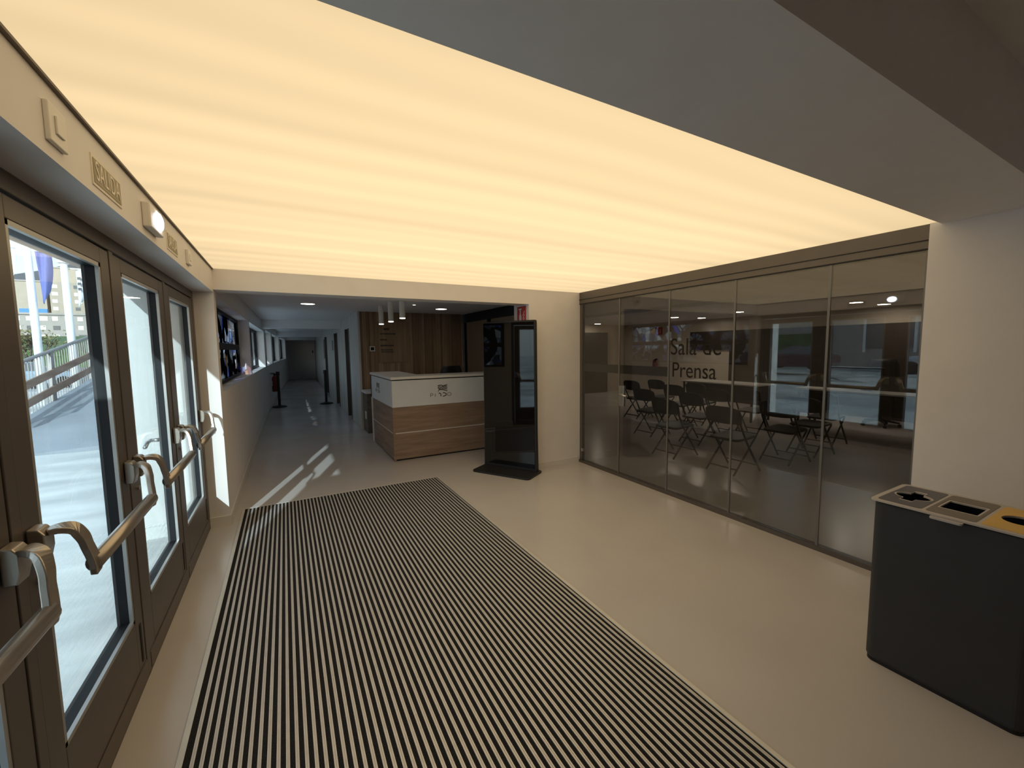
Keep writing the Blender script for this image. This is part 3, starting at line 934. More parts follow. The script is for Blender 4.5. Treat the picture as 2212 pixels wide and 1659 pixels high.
# ---------------------------------------------------------------- kiosk
KA = math.atan2(-0.85, 0.527)
t = thing('information_kiosk', 'tall glossy black information kiosk standing in front of the pier', 'kiosk', (2.445, 4.535, 0), KA)
bp = MB()
bp.prism([(x, y, 0) for x, y in rrect(0.015, -0.095, 0.405, 0.195, 0.05)], (0, 0, 0.022))
bp.build('base_plate', 'blacksatin', t, local=True, bevel=0.004)
b = MB()
rings = []
for z, dx in ((0.022, 0.0), (0.05, -0.002), (0.5, -0.01), (1.86, -0.012), (1.885, -0.016)):
    h = 0.385 + dx
    rings.append([(-h, 0.002, z), (h, 0.002, z), (h, 0.06, z), (-h, 0.06, z)])
b.loft(rings)
b.build('housing', 'blacksatin', t, local=True, bevel=0.004)
MB().box(-0.36, 0.36, -0.004, 0.0025, 0.06, 1.865).build('front_glass', 'blackgloss', t, local=True)
MB().box(-0.31, 0.31, -0.0052, -0.0035, 0.70, 1.80).build('screen', 'blackgloss', t, local=True)

# red extinguisher sign on side of pier
t = thing('fire_sign', 'red and white fire extinguisher sign on the pier above the kiosk', 'sign', (2.655, 4.545, 1.95))
MB().box(2.648, 2.655, 4.44, 4.65, 1.84, 2.07).build('plate', 'red', t)
ic = MB()
ic.prism([(2.646, y, z) for y, z in ((4.60, 1.86), (4.545, 1.86), (4.545, 1.95), (4.56, 1.975), (4.585, 1.975), (4.60, 1.95))], (0.002, 0, 0))
ic.box(2.646, 2.648, 4.562, 4.583, 1.975, 2.03).box(2.646, 2.648, 4.54, 4.605, 2.03, 2.045)
for i in range(3):
    ic.prism([(2.646, y, z) for y, z in ((4.515, 1.87 + i * 0.04), (4.50, 1.875 + i * 0.04), (4.462, 1.925 + i * 0.04), (4.472, 1.93 + i * 0.04))], (0.002, 0, 0))
ic.build('pictogram', 'white', t)

# ---------------------------------------------------------------- corridor things
def stanchion(x, y, label):
    s = thing('stanchion', label, 'stanchion', (x, y, 0), 0, 'black queue stanchions in the corridor')
    b = MB()
    n = 28
    prof = [(0.0, 0), (0.185, 0), (0.185, 0.018), (0.15, 0.035), (0.05, 0.055), (0.0, 0.055)]
    b.loft([[(r * math.cos(2 * PI * k / n), r * math.sin(2 * PI * k / n), z) for k in range(n)] for r, z in prof[1:-1]])
    b.build('base', 'black', s, local=True)
    MB().cyl((0, 0, 0.05), (0, 0, 0.88), 0.034, 18).build('post', 'black', s, local=True)
    MB().cyl((0, 0, 0.88), (0, 0, 0.985), 0.045, 18).box(-0.02, 0.02, -0.055, 0.055, 0.905, 0.965).build('head', 'black', s, local=True)
    return s
stanchion(-0.19, 13.05, 'black stanchion standing by the wall extinguisher')
stanchion(1.0, 13.08, 'black stanchion standing by the corridor doors')

def extinguisher(name, label, loc, rz, mat):
    e = thing(name, label, 'fire extinguisher', loc, rz)
    n = 18
    prof = [(0.07, 0), (0.078, 0.01), (0.078, 0.36), (0.06, 0.41), (0.028, 0.44), (0.024, 0.46)]
    MB().loft([[(r * math.cos(2 * PI * k / n), r * math.sin(2 * PI * k / n), z) for k in range(n)] for r, z in prof]).build('cylinder', mat, e, local=True, smooth=True)
    MB().box(-0.02, 0.02, -0.03, 0.03, 0.46, 0.50).box(-0.012, 0.012, 0.0, 0.13, 0.50, 0.52).box(-0.012, 0.012, 0.0, 0.11, 0.475, 0.488).build('valve', 'black', e, local=True)
    MB().tube([(0, -0.03, 0.48), (0, -0.09, 0.46), (0.02, -0.105, 0.35), (0.03, -0.095, 0.15)], 0.011, 8).build('hose', 'black', e, local=True, smooth=True)
    MB().box(-0.05, 0.05, 0.0, 0.0795, 0.16, 0.30).build('label_band', 'whiteplastic', e, local=True)
    return e
extinguisher('fire_extinguisher', 'red fire extinguisher hung on the corridor wall beneath the windows', (xl(13.3) + 0.11, 13.3, 0.42), PI / 2, 'extred')

t = tag(MB().box(xr(13.5) - 0.006, xr(13.5), 13.4, 13.7, 1.55, 1.85).build('door_plaque', 'ink'), 'dark plaque on the corridor wall past the second door', 'plaque')
t = tag(MB().box(xr(16.9) - 0.012, xr(16.9), 16.75, 17.2, 1.25, 1.95).build('notice_board', 'cabwood'), 'dark framed notice on the corridor wall past the last door', 'notice')
t = tag(MB().box(1.355, 1.40, 25.37, 25.4, 1.42, 1.56).build('wall_box', 'black'), 'small black box at the far end of the corridor', 'box')

# ---------------------------------------------------------------- glass partition of the press room
hd = MB()
hd.box(XG - 0.01, XG + 0.10, 1.008, YB, 2.115, CZ)
struct('trim_11', hd, 'frame', 'brown-grey header rail above the glass partition', 'rail', bevel=0.002)
h2 = MB()
h2.box(XG - 0.016, XG - 0.0095, 1.008, YB, 2.163, 2.168)
h2.box(XG - 0.012, XG + 0.08, 1.008, YB, 2.108, 2.1155)
struct('trim_12', h2, 'gap', 'dark shadow line along the header rail', 'rail')
struct('trim_13', MB().box(XG - 0.012, XG + 0.05, 1.008, YB, 0.0, 0.035), 'frame', 'floor channel of the glass partition', 'rail')
JT = [1.012, 1.518, 2.225, 2.92, 3.63, 4.325]
PL = ['glass pane of the partition nearest the bin', 'glass pane of the partition second from the bin', 'glass pane lettered with the press room name', 'glass door with handle plate in the partition', 'glass pane of the partition next to the pier']
QX = rot_axes((0, -1, 0), (0, 0, 1), (-1, 0, 0))
for i in range(5):
    a, b = JT[i] + 0.003, JT[i + 1] - 0.003
    nm = 'door_5' if i == 3 else 'window_%d' % (5 + i)
    p = thing(nm, PL[i], 'door' if i == 3 else 'window', (XG, (a + b) / 2, 0.035), kind='structure')
    MB().box(XG - 0.005, XG + 0.005, a, b, 0.04, 2.11).build('glass', 'roomglass', p)
    e = MB()
    e.box(XG - 0.006, XG + 0.006, a - 0.003, a + 0.005, 0.04, 2.11).box(XG - 0.006, XG + 0.006, b - 0.005, b + 0.003, 0.04, 2.11)
    e.build('edge_strip', 'edgegrey', p)
    if i != 2:
        MB().box(XG + 0.0056, XG + 0.0066, a + 0.006, b - 0.006, 1.235, 1.335).build('vinyl_band', 'band', p)
    else:
        text_mesh('lettering', 'Sala de', 0.235, 'vinyl', p, (-0.0068, 0.325, 1.533 - 0.035), QX, 0.86, 0.0004, 'LEFT')
        text_mesh('lettering', 'Prensa', 0.215, 'vinyl', p, (-0.0068, 0.305, 1.305 - 0.035), QX, 0.86, 0.0004, 'LEFT')
    if i == 3:
        MB().box(XG - 0.016, XG + 0.016, b - 0.085, b - 0.008, 0.855, 1.095).build('lock_plate', 'steel', p, bevel=0.003)
        MB().cyl((XG - 0.012, b - 0.05, 0.99), (XG - 0.05, b - 0.05, 0.99), 0.009).cyl((XG - 0.05, b - 0.05, 0.99), (XG - 0.05, b - 0.16, 0.985), 0.009).build('handle', 'steel', p, smooth=True)
    if i == 4:
        MB().box(XG - 0.014, XG + 0.014, b - 0.03, b + 0.0, 0.16, 0.20).build('clamp', 'steel', p)
struct('trim_14', MB().box(XG, XG + 0.05, 4.33, YB, 0.0, 2.115), 'frame', 'slim jamb where the glass meets the pier', 'jamb')

# second dark partition beside reception
f = MB()
f.box(XG, XG + 0.06, 4.745, 8.47, 2.11, 2.30).box(XG, XG + 0.06, 4.745, 8.47, 0, 0.05)
for y in (4.78, 6.0, 7.2, 8.40):
    f.box(XG, XG + 0.06, y - 0.03, y + 0.03, 0.05, 2.11)
struct('trim_15', f, 'framedark', 'dark frame of the glazed screen between reception and press room', 'frame')
MBg = MB()
for a, b in ((4.81, 5.97), (6.03, 7.17), (7.23, 8.37)):
    MBg.box(XG + 0.02, XG + 0.03, a, b, 0.05, 2.11)
struct('window_10', MBg, 'roomglass', 'dark glazed screen between reception and press room', 'window')

# ---------------------------------------------------------------- press room shell
struct('ceiling_press_near', box(XG + 0.10, 6.9, 1.0, 11.2, 2.36, 2.6), 'ceil', 'higher ceiling strip just inside the glass', 'ceiling')
struct('ceiling_press', box(6.9, 10.9, 1.0, 11.2, 2.30, 2.6), 'ceil', 'dim press room ceiling with downlights', 'ceiling')
struct('wall_press_far', box(10.7, 10.9, 1.0, 11.2, 0, 2.6), 'beige', 'beige far wall of the press room', 'wall')
struct('wall_press_side', box(XG, 10.9, 11.0, 11.2, 0, 2.6), 'beige', 'dim side wall of the press room', 'wall')
struct('wall_press_near', box(3.62, 10.9, 0.85, 1.0, 0, 2.6), 'wall', 'wall closing the near side of the press room', 'wall')
struct('wall_press_back', box(XG, XG + 0.1, 8.47, 11.2, 0, 2.6), 'wall', 'wall behind the wood wall', 'wall')
t = tag(MB().box(10.62, 10.70, 2.2, 7.0, 0.0, 1.95).box(10.62, 10.70, 7.0, 8.25, 1.45, 1.95).build('wall_panelling', 'panelbrown'), 'wide dark panelling across the far wall of the press room', 'wall panel')
t = tag(MB().box(7.2, 9.7, 10.80, 10.99, 0.0, 2.03).build('dark_cabinet', 'black', bevel=0.004), 'tall dark doors at the left end of the press room', 'cabinet')
# a square pillar and curtain in the press room
PLG = 'round downlights of the press room ceiling'
for (x, y), lab in zip(((8.98, 7.46), (9.88, 7.33), (8.98, 5.72), (9.09, 3.59), (10.05, 3.53), (8.9, 10.4)),
                       ('lit press room downlight straight above the word Sala', 'lit press room downlight above the dark panelling, right of the word Sala', 'lit press room downlight behind a glass joint', 'left one of the close pair of press room downlights', 'right one of the close pair of press room downlights', 'press room downlight seen in the pane next to the pier')):
    downlight(lab, x, y, 2.30, 0.11, PLG, 'lamproom')
t = thing('ceiling_camera', 'small pale camera hanging from the press room ceiling', 'camera', (4.8, 4.7, 2.36))
MB().cyl((4.8, 4.7, 2.31), (4.8, 4.7, 2.36), 0.06, 20).build('mount', 'whiteplastic', t)
MB().tube([(4.8, 4.7, 2.32), (4.8, 4.7, 2.24), (4.8, 4.7, 2.19), (4.8, 4.7, 2.16)], [0.055, 0.065, 0.05, 0.015], 18).build('head', 'whiteplastic', t, smooth=True)
MB().cyl((4.8, 4.7, 2.24), (4.74, 4.63, 2.23), 0.028, 16).build('lens', 'blackgloss', t)

extinguisher('wall_extinguisher', 'dark fire extinguisher on the beige press room wall', (10.605, 9.55, 0.62), -PI / 2, 'extred')
t = thing('extinguisher_sign', 'small dark red sign above the press room extinguisher', 'sign', (10.69, 9.5, 2.05))
MB().box(10.685, 10.70, 9.36, 9.64, 1.92, 2.16).build('plate', 'red', t)
MB().box(10.683, 10.686, 9.50, 9.58, 1.95, 2.12).box(10.683, 10.686, 9.42, 9.45, 1.95, 2.1).build('pictogram', 'beige', t)

# folding chairs (front faces +x)
def folding_chair():
    o = thing('folding_chair', '', 'chair')
    for s in (-1, 1):
        y = s * 0.205
        MB().tube([(-0.235, y * 0.82, 0.80), (-0.225, y, 0.76), (-0.17, y, 0.60), (-0.05, y, 0.40), (0.24, y, 0.012)], 0.0125, 8).build('leg', 'black', o, local=True, smooth=True)
        y2 = s * 0.18
        MB().tube([(0.17, y2, 0.425), (0.10, y2, 0.36), (-0.24, y2, 0.012)], 0.0115, 8).build('leg', 'black', o, local=True, smooth=True)
    MB().cyl((0.19, -0.205, 0.085), (0.19, 0.205, 0.085), 0.009, 8).build('stretcher', 'black', o, local=True)
    MB().cyl((-0.185, -0.18, 0.075), (-0.185, 0.18, 0.075), 0.009, 8).build('stretcher', 'black', o, local=True)
    sm = MB()
    out = rrect(0, 0, 0.20, 0.195, 0.06)
    rings = []
    for z, k in ((0.418, 0.96), (0.425, 1.0), (0.44, 1.0), (0.447, 0.95)):
        rings.append([(x * k, y * k, z + 0.012 * (x / 0.2)) for x, y in out])
    sm.loft(rings)
    sm.build('seat', 'black', o, local=True, smooth=False)
    bk = MB()
    rings = []
    nseg = 12
    for i in range(nseg + 1):
        s = -1 + 2 * i / nseg
        y = s * 0.225
        cv = 0.045 * (1 - s * s)
        ht = 0.5 * 0.20 * (1 - 0.35 * abs(s) ** 5)
        zt, zb = 0.825 - 0.05 * abs(s) ** 4, 0.615 + 0.02 * abs(s) ** 3
        xt, xb = -0.235 - cv + 0.02, -0.195 - cv + 0.02
        rings.append([(xb, y, zb), (xt, y, zt), (xt - 0.012, y, zt), (xb - 0.012, y, zb)])
    bk.loft(rings)
    bk.build('backrest', 'black', o, local=True, smooth=False)
    return o
CH = [((4.80, 3.95), 0.02, 'black folding chair nearest the glass joint left of the lettered pane'),
      ((4.80, 3.08), 0.00, 'large black folding chair nearest the partition, right of the lettered pane'),
      ((5.60, 5.10), 0.05, 'nearest of the black folding chairs wholly behind the glass door'),
      ((5.75, 4.26), -0.03, 'black folding chair below the middle of the word Prensa, second from the glass'),
      ((5.75, 2.97), 0.00, 'black folding chair below the left mirrored doorway'),
      ((6.62, 5.33), 0.04, 'black folding chair by the left joint of the lettered pane, against the beige wall'),
      ((6.50, 4.36), 0.02, 'black folding chair below the last letter of Prensa, behind the large one'),
      ((6.45, 3.00), -0.02, 'black folding chair at the second glass joint from the bin'),
      ((7.30, 6.35), 0.03, 'farthest black folding chair behind the glass door, below the wall extinguisher'),
      ((7.20, 5.28), 0.00, 'black folding chair just under the white table edge below the lettering'),
      ((7.00, 4.15), 0.06, 'black folding chair just left of the mirrored white strip'),
      ((7.28, 3.18), 0.05, 'only black folding chair behind the pane nearest the bin'),
      ((6.72, 6.50), 0.02, 'black folding chair behind the glass door, closest to its lock plate')]
proto = folding_chair()
for i, ((x, y), rz, lab) in enumerate(CH):
    o = proto if i == 0 else copy_tree(proto)
    o.location = (x, y, 0)
    o.rotation_euler = (0, 0, rz)
    o['label'] = lab
    o['group'] = 'black folding chairs of the press room'

def table(x0, x1, y0, y1, label):
    t = thing('meeting_table', label, 'table', ((x0 + x1) / 2, (y0 + y1) / 2, 0), 0, 'white topped tables of the press room')
    MB().box(x0, x1, y0, y1, 0.725, 0.75).build('table_top', 'table', t, bevel=0.003)
    MB().box(x0 + 0.1, x0 + 0.115, y0 + 0.12, y1 - 0.12, 0.38, 0.725).build('modesty_panel', 'blacksatin', t)
    for sx in (x0 + 0.05, x1 - 0.05):
        for sy, k in ((y0 + 0.08, -1), (y1 - 0.08, 1)):
            MB().tube([(sx, sy, 0.725), (sx, sy, 0.0)], 0.022, 10).build('leg', 'blacksatin', t)
table(8.05, 8.75, 4.75, 6.5, 'white topped table behind the word Prensa')
table(8.25, 8.95, 2.35, 4.15, 'white topped table on the side toward the bin')
office_chair(9.75, 3.38, PI / 2 + 0.3 - PI, 'black office chair behind the table on the bin side', 1.25)
t = thing('table_monitor', 'black monitor on the white table toward the bin', 'monitor', (8.7, 3.2, 0.75))
MB().box(8.68, 8.71, 2.98, 3.45, 0.86, 1.14).build('screen', 'black', t, bevel=0.004)
MB().box(8.66, 8.74, 3.15, 3.28, 0.75, 0.757).box(8.70, 8.715, 3.19, 3.24, 0.757, 0.9).build('stand', 'black', t)

# ---------------------------------------------------------------- recycling bin
t = thing('recycling_bin', 'dark grey three-slot recycling bin by the white wall', 'bin', (2.63, 0.595, 0))
hx, hy = 0.19, 0.255
b = MB()
b.loft([[(x, y, z) for x, y in rrect(0, 0, hx + e, hy + e, 0.035, 6)] for z, e in ((0.012, -0.006), (0.03, 0.0), (0.795, 0.0))], caps=False)
b.face([(x, y, 0.012) for x, y in rrect(0, 0, hx - 0.006, hy - 0.006, 0.035, 6)])
b.loft([[(x, y, z) for x, y in rrect(0, 0, hx - 0.01, hy - 0.01, 0.03, 6)] for z in (0.795, 0.03)], caps=False)
b.build('body', 'anthracite', t, local=True, smooth=False)
MB().loft([[(x, y, z) for x, y in rrect(0, 0, hx - 0.012, hy - 0.012, 0.03, 6)] for z in (0.30, 0.305)]).build('liner', 'gap', t, local=True)
MB().prism([(x, y, 0.0) for x, y in rrect(0, 0, hx - 0.004, hy - 0.004, 0.035, 6)], (0, 0, 0.014)).build('foot', 'gap', t, local=True)
def ell(cx, cy, rx, ry, n=40):
    return [(cx + rx * math.cos(2 * PI * k / n), cy + ry * math.sin(2 * PI * k / n)) for k in range(n)]
def notched(cx, cy, rx, ry, tabx, taby, n=120):
    """oval with a straight tab on either side"""
    out = []
    for k in range(n):
        a = 2 * PI * (k + 0.5) / n
        c, s = math.cos(a), math.sin(a)
        r = max(1 / math.hypot(c / rx, s / ry), min(tabx / abs(c), taby / abs(s)))
        out.append((cx + r * c, cy + r * s))
    return out
cyl_ = [0.168, 0.0, -0.168]
holes = [notched(0, cyl_[0], 0.05, 0.062, 0.088, 0.022), rrect(0, cyl_[1], 0.07, 0.058, 0.006), ell(0, cyl_[2], 0.062, 0.055)]
plate2d('lid', [rrect(0, 0, hx + 0.012, hy + 0.012, 0.03, 6)] + holes, 0.806, 0.007, 'binlight', t)
for cy, mat, hole in zip(cyl_, ('binblue', 'bingrey', 'binyellow'), holes):
    hc = (sum(p[0] for p in hole) / len(hole), sum(p[1] for p in hole) / len(hole))
    grown = [(hc[0] + (x - hc[0]) * 1.17, hc[1] + (y - hc[1]) * 1.13) for x, y in hole]
    plate2d('slot_plate', [rrect(0, cy, 0.175, 0.078, 0.016), grown if mat != 'binyellow' else [(x, y) for x, y in hole]], 0.8102, 0.0014, mat, t)
MB().prism([(x, y, 0.7935) for x, y in rrect(-hx - 0.018, 0.0, 0.016, 0.05, 0.01)], (0, 0, 0.008)).build('lid_tab', 'binlight', t, local=True)

# ================================================================ outside
struct('ground_porch', box(-5.5, -0.74, -6, 9.0, -0.15, -0.012), 'porch', 'pale paving just outside the glass doors', 'paving')
gp = MB()
gp.box(-70, -5.5, -30, 9.0, -0.2, -0.015).box(-70, -4.3, 9.0, 32, -0.6, -0.35)
struct('ground_plaza', gp, 'plaza', 'patchy flagstone plaza outside', 'paving')
struct('ground_street', MB().box(-300, -0.8, 32, 400, -0.7, -0.4), 'asphalt', 'street beyond the plaza', 'road')
struct('wall_porch', box(-1.27, -0.76, 4.40, 4.52, -0.1, 2.12), 'extwall', 'sunlit outside wall returning from the doors', 'wall')
struct('baseboard_porch', box(-1.27, -0.76, 4.388, 4.40, -0.012, 0.09), 'extwall', 'pale plinth strip at the foot of the outside wall', 'skirting')
struct('wall_porch_sun_block', MB().box(-1.47, -0.76, 0.38, 0.60, -0.1, 2.12), 'extwall', 'unseen outside wall on the near side, added to block the sun', 'wall')  # unseen wall, its length set to keep sun off the mat
struct('ceiling_canopy', MB().box(-1.17, -0.76, -3.2, 27, 2.12, 2.75), 'extsoffit', 'pinkish canopy soffit over the doors outside', 'canopy')

# ramp
RX0, RX1 = -4.32, -1.9
def rz_(y):
    return (y - 8.95) * 0.175 if y > 8.95 else 0
r = MB()
r.hexa([(RX0, 8.95, -0.3), (RX1, 9.7, -0.3), (RX1, 26, -0.3), (RX0, 26, -0.3), (RX0, 8.95, -0.01), (RX1, 9.7, -0.01), (RX1, 26, rz_(26)), (RX0, 26, rz_(26))])
struct('ground_ramp', r, 'rampfloor', 'bluish concrete ramp rising outside', 'ramp')
t = thing('ramp_railing', 'steel ramp railing with brown boards seen through the first glass door', 'railing', (RX0, 14, 0))
yy0, yy1 = 9.6, 18.0
MB().tube([(RX0, yy0, rz_(yy0) + 1.02), (RX0, yy1, rz_(yy1) + 1.02)], 0.035, 8).build('handrail', 'rail', t)
for k in range(4):
    y = 10.2 + k * 2.1
    z = rz_(y)
    MB().hexa([(RX0 - 0.03, y - 0.12, z - 0.05), (RX0 + 0.03, y - 0.12, z - 0.05), (RX0 + 0.03, y + 0.02, z - 0.05), (RX0 - 0.03, y + 0.02, z - 0.05),
               (RX0 - 0.03, y - 0.05, z + 1.0), (RX0 + 0.03, y - 0.05, z + 1.0), (RX0 + 0.03, y + 0.08, z + 1.0), (RX0 - 0.03, y + 0.08, z + 1.0)]).build('post', 'rail', t)
y = yy0
bal = None
while y < yy1:
    z = rz_(y)
    if bal is None:
        bal = MB().box(RX0 - 0.006, RX0 + 0.006, y - 0.006, y + 0.006, z - 0.02, z + 1.0).build('baluster', 'rail', t)
        by, bz = y, z
    else:
        c = bal.copy()
        COL.objects.link(c)
        c.location = (0, y - by, z - bz)
    y += 0.12
for h in (0.24, 0.58):
    MB().hexa([(RX0 + 0.03, yy0, rz_(yy0) + h - 0.075), (RX0 + 0.06, yy0, rz_(yy0) + h - 0.075), (RX0 + 0.06, yy1, rz_(yy1) + h - 0.075), (RX0 + 0.03, yy1, rz_(yy1) + h - 0.075),
               (RX0 + 0.03, yy0, rz_(yy0) + h + 0.075), (RX0 + 0.06, yy0, rz_(yy0) + h + 0.075), (RX0 + 0.06, yy1, rz_(yy1) + h + 0.075), (RX0 + 0.03, yy1, rz_(yy1) + h + 0.075)]).build('board', 'board', t)

# flag poles at 22 m, flags on short yards
def flag(mb, x0, x1, y, ztop, h, seed):
    random.seed(seed)
    n, mrows = 10, 8
    ph = random.random() * 6
    grid = []
    for j in range(mrows + 1):
        row = []
        v = j / mrows
        for i in range(n + 1):
            u = i / n
            wd = (x1 - x0) * (1 - 0.35 * v * v)
            px = x0 + wd * u
            py = y + 0.10 * math.sin(u * 7 + ph + v * 2) + 0.1 * v
            row.append((px, py, ztop - h * v * (0.82 + 0.18 * math.cos(u * 3 + ph))))
        grid.append(row)
    for j in range(mrows):
        for i in range(n):
            mb.face([grid[j][i], grid[j][i + 1], grid[j + 1][i + 1], grid[j + 1][i]])
    bmesh.ops.remove_doubles(mb.bm, verts=mb.bm.verts, dist=1e-5)
    return mb
PZ = -0.35
for (x, y, top, lab, fl) in ((-8.02, 22, 6.2, 'tall white flag pole seen nearer the left edge of the first door', ((-9.2, -8.35, 4.95, 2.1, 'flagwhite'),)), (-7.10, 22, 4.95, 'white flag pole with finial, right one in the first door', ())):
    t = thing('flag_pole', lab, 'flag pole', (x, y, PZ), 0, 'white flag poles outside')
    MB().tube([(x, y, PZ), (x, y, top)], [0.13, 0.10], 14).build('pole', 'pole', t, smooth=True)
    MB().tube([(x, y, top), (x, y, top + 0.06), (x, y, top + 0.12)], [0.17, 0.2, 0.12], 12).build('finial', 'pole', t)
for x0, x1, y, zt, h, mat, lab, s in ((-9.15, -8.35, 22.0, 5.4, 2.3, 'flagwhite', 'white flag left of the taller pole', 1), (-7.78, -7.38, 21.9, 5.3, 1.9, 'flagblue', 'blue flag hanging between the two white poles', 2), (-6.85, -6.3, 22.1, 4.75, 1.75, 'flagwhite', 'pale flag with dark marks right of the second pole', 3)):
    t = thing('flag', lab, 'flag', ((x0 + x1) / 2, y, zt), 0, 'flags outside the doors')
    o = flag(MB(), x0, x1, y, zt, h, s).build('cloth', mat, t, smooth=True)
    md = o.modifiers.new('thick', 'SOLIDIFY')
    md.thickness = 0.01
    px = -8.02 if x0 < -7.3 else -7.10
    MB().cyl((px + (-0.14 if x1 < px else 0.14) * (0 if s == 2 else 1) + (0.14 if s == 2 else 0), y, zt + 0.02), (x0 if x1 < px else x1, y, zt + 0.02), 0.02, 8).build('yard', 'pole', t)
    if s == 3:
        mk = MB()
        for k in range(3):
            mk.box(x0 + 0.10, x0 + 0.2, y - 0.16, y - 0.15, zt - 0.4 - k * 0.2, zt - 0.3 - k * 0.2)
        mk.build('marks', 'ink', t)

# far block of flats
def block(name, label, x0, x1, y0, y1, z0, z1, rows, cols, mat, zfirst, dz, whites=0.6, seed=1):
    random.seed(seed)
    t = thing(name, label, 'building', ((x0 + x1) / 2, (y0 + y1) / 2, z0))
    MB().box(x0, x1, y0, y1, z0, z1).build('wall', mat, t)
    MB().box(x0 - 0.3, x1 + 0.3, y0 - 0.3, y1, z1, z1 + 0.5).build('roof', 'block2', t)
    cw = (x1 - x0) / cols
    for r_ in range(rows):
        for c_ in range(cols):
            xa = x0 + (c_ + 0.2) * cw
            za = zfirst + r_ * dz
            wh = random.random() < whites
            MB().box(xa, xa + cw * random.choice((0.45, 0.55, 0.65)), y0 - 0.08, y0, za, za + dz * 0.45).build('window', 'pane' if wh else 'panedark', t)
    return t
block('apartment_block', 'beige block of flats with pale windows seen beyond the flag poles', -82.5, -56.0, 240, 262, -0.4, 36.4, 5, 8, 'block', 16.4, 3.0, 0.6, 4)
block('plain_block', 'plain beige gable block left of the pale windows', -106.0, -83.5, 240, 262, -0.4, 30.6, 1, 5, 'block', 14.0, 3.0, 0.5, 5)
f = MB().box(-91.5, -83.6, 239.8, 240.0, 17.8, 19.8).build('blue_fascia', 'shopblue', bpy.data.objects['plain_block'])
f['label'] = 'blue fascia strip'
block('arcade_building', 'low pale arcade building in front of the flats', -66, -38, 150, 164, -0.4, 11.5, 3, 12, 'block2', 5.4, 2.3, 0.7, 6)
lw = MB()
lw.hexa([(-66, 80, -0.5), (-16, 80, -0.5), (-26, 140, -0.5), (-76, 140, -0.5), (-66, 80, 1.9), (-16, 80, 2.2), (-26, 140, 5.9), (-76, 140, 5.6)])
tag(lw.build('grass_bank', 'grass'), 'green lawn bank beyond the ramp railing', 'lawn', kind='stuff')
hl = MB()
n = 40
ring0, ring1 = [], []
for i in range(n + 1):
    x = -420 + 560 * i / n
    z = 60 + 9 * math.sin(i * 0.35 + 0.2) + 3 * math.sin(i * 1.3)
    ring0.append((x, 400, -2))
    ring1.append((x, 440 + 3 * math.sin(i), z))
for i in range(n):
    hl.face([ring0[i], ring0[i + 1], ring1[i + 1], ring1[i]])
    hl.face([ring1[i], ring1[i + 1], (ring0[i + 1][0], 520, -2), (ring0[i][0], 520, -2)])
bmesh.ops.remove_doubles(hl.bm, verts=hl.bm.verts, dist=0.01)
struct('hills', hl, 'hill', 'dark wooded hill behind the flats', 'hill', smooth=True)

def tree(x, y, z0, h, label, seed, leaves):
    random.seed(seed)
    t = thing('bare_tree', label, 'tree', (x, y, z0))
    tr = MB()
    tr.tube([(x, y, z0), (x + 0.1, y, z0 + h * 0.45)], [0.16, 0.10], 8)
    tips = []
    def branch(p, d, l, r, depth):
        q = p + d * l
        tr.tube([p, q], [r, r * 0.6], 5)
        tips.append(q)
        if depth:
            for _ in range(3):
                nd = (d + Vector((random.uniform(-0.8, 0.8), random.uniform(-0.8, 0.8), random.uniform(-0.1, 0.6)))).normalized()
                branch(q, nd, l * random.uniform(0.55, 0.8), r * 0.55, depth - 1)
    for _ in range(5):
        branch(Vector((x + 0.1, y, z0 + h * random.uniform(0.3, 0.45))), Vector((random.uniform(-0.8, 0.8), random.uniform(-0.8, 0.8), 0.9)).normalized(), h * 0.22, 0.07, 3)
    tr.build('trunk', 'bark', t)
    if leaves:
        lv = MB()
        for q in tips:
            for _ in range(leaves):
                p = q + Vector((random.gauss(0, 0.25), random.gauss(0, 0.25), random.gauss(0, 0.25)))
                a, b = Vector((random.uniform(-1, 1), random.uniform(-1, 1), random.uniform(-1, 1))) * 0.1, Vector((random.uniform(-1, 1), random.uniform(-1, 1), random.uniform(-1, 1))) * 0.1
                lv.face([p, p + a, p + a + b, p + b])
        o = lv.build('leaves', 'leafy', t)
        o['kind'] = 'stuff'
    return t
tree(-14.0, 37, -0.4, 3.7, 'thin tree with sparse yellow leaves left of the flag poles', 11, 4)
tree(-10.2, 34, -0.4, 3.3, 'bare dark tree behind the second flag pole', 12, 0)

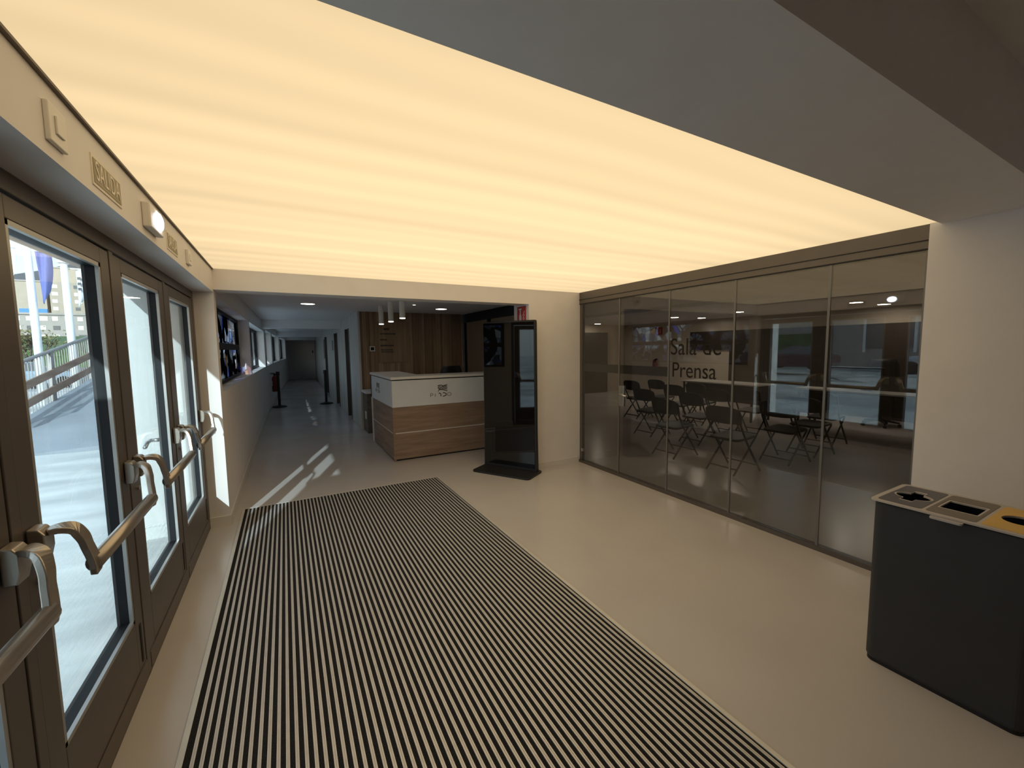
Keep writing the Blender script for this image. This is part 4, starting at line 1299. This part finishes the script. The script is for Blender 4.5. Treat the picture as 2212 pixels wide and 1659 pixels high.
# cars
def car(name, label, x, y, rz, mat, z=-0.015):
    t = thing(name, label, 'car', (x, y, z), rz)
    b = MB()
    secs = [(-2.1, 0.45, 0.80, 0.78), (-1.95, 0.30, 0.92, 0.86), (-1.2, 0.25, 0.98, 0.90), (0.0, 0.25, 1.0, 0.90), (1.2, 0.25, 0.92, 0.90), (1.9, 0.28, 0.78, 0.84), (2.12, 0.40, 0.66, 0.70)]
    b.loft([[(x_, -w_, z0), (x_, w_, z0), (x_, w_, z1 - 0.1), (x_, w_ * 0.9, z1), (x_, -w_ * 0.9, z1), (x_, -w_, z1 - 0.1)] for x_, z0, z1, w_ in secs])
    b.build('body', mat, t, local=True, bevel=0.03)
    c = MB()
    c.loft([[(x_, -w_, z0), (x_, w_, z0), (x_, w_ * 0.8, z1), (x_, -w_ * 0.8, z1)] for x_, z0, z1, w_ in ((-1.75, 0.9, 0.98, 0.78), (-1.1, 0.95, 1.42, 0.8), (0.1, 0.95, 1.47, 0.8), (1.15, 0.9, 0.95, 0.78))])
    c.build('windows', 'panedark', t, local=True)
    MB().loft([[(x_, -w_, z0), (x_, w_, z0), (x_, w_, z1), (x_, -w_, z1)] for x_, z0, z1, w_ in ((-1.15, 1.40, 1.44, 0.64), (0.15, 1.45, 1.50, 0.64))]).build('roof', mat, t, local=True)
    for sx in (-1.3, 1.3):
        for sy in (-0.82, 0.82):
            MB().cyl((sx, sy - 0.1, 0.32), (sx, sy + 0.1, 0.32), 0.32, 20).build('wheel', 'tyre', t, local=True)
    return t
car('parked_car', 'silver car seen only mirrored in the glass pane nearest the bin', -21.5, 7.2, 1.45, 'carsilver')
car('parked_car', 'dark maroon car seen only mirrored beside the white strip', -21.5, 14.2, 1.5, 'cardark')
car('parked_car', 'pale blue car parked beyond the ramp railing', -13.0, 34.5, 0.3, 'carblue', -0.4)

# white house mirrored in the partition
t = thing('white_house', 'white house front across the plaza, seen mirrored in the partition', 'building', (-31.5, 15.5, 0))
MB().box(-33, -31, 3, 30, -0.2, 6.5).build('wall', 'block2', t)
for y0 in (11.5, 13.0):
    MB().box(-31, -30.9, y0, y0 + 1.2, 1.2, 3.6).build('window', 'panedark', t)
    MB().box(-31, -30.85, y0 - 0.15, y0, 0.9, 3.9).box(-31, -30.85, y0 + 1.2, y0 + 1.35, 0.9, 3.9).box(-31, -30.85, y0, y0 + 1.2, 3.6, 3.9).build('window_frame', 'pole', t)
MB().box(-31, -30.6, 16.5, 22, 0, 2.4).build('hedge', 'grass', t)
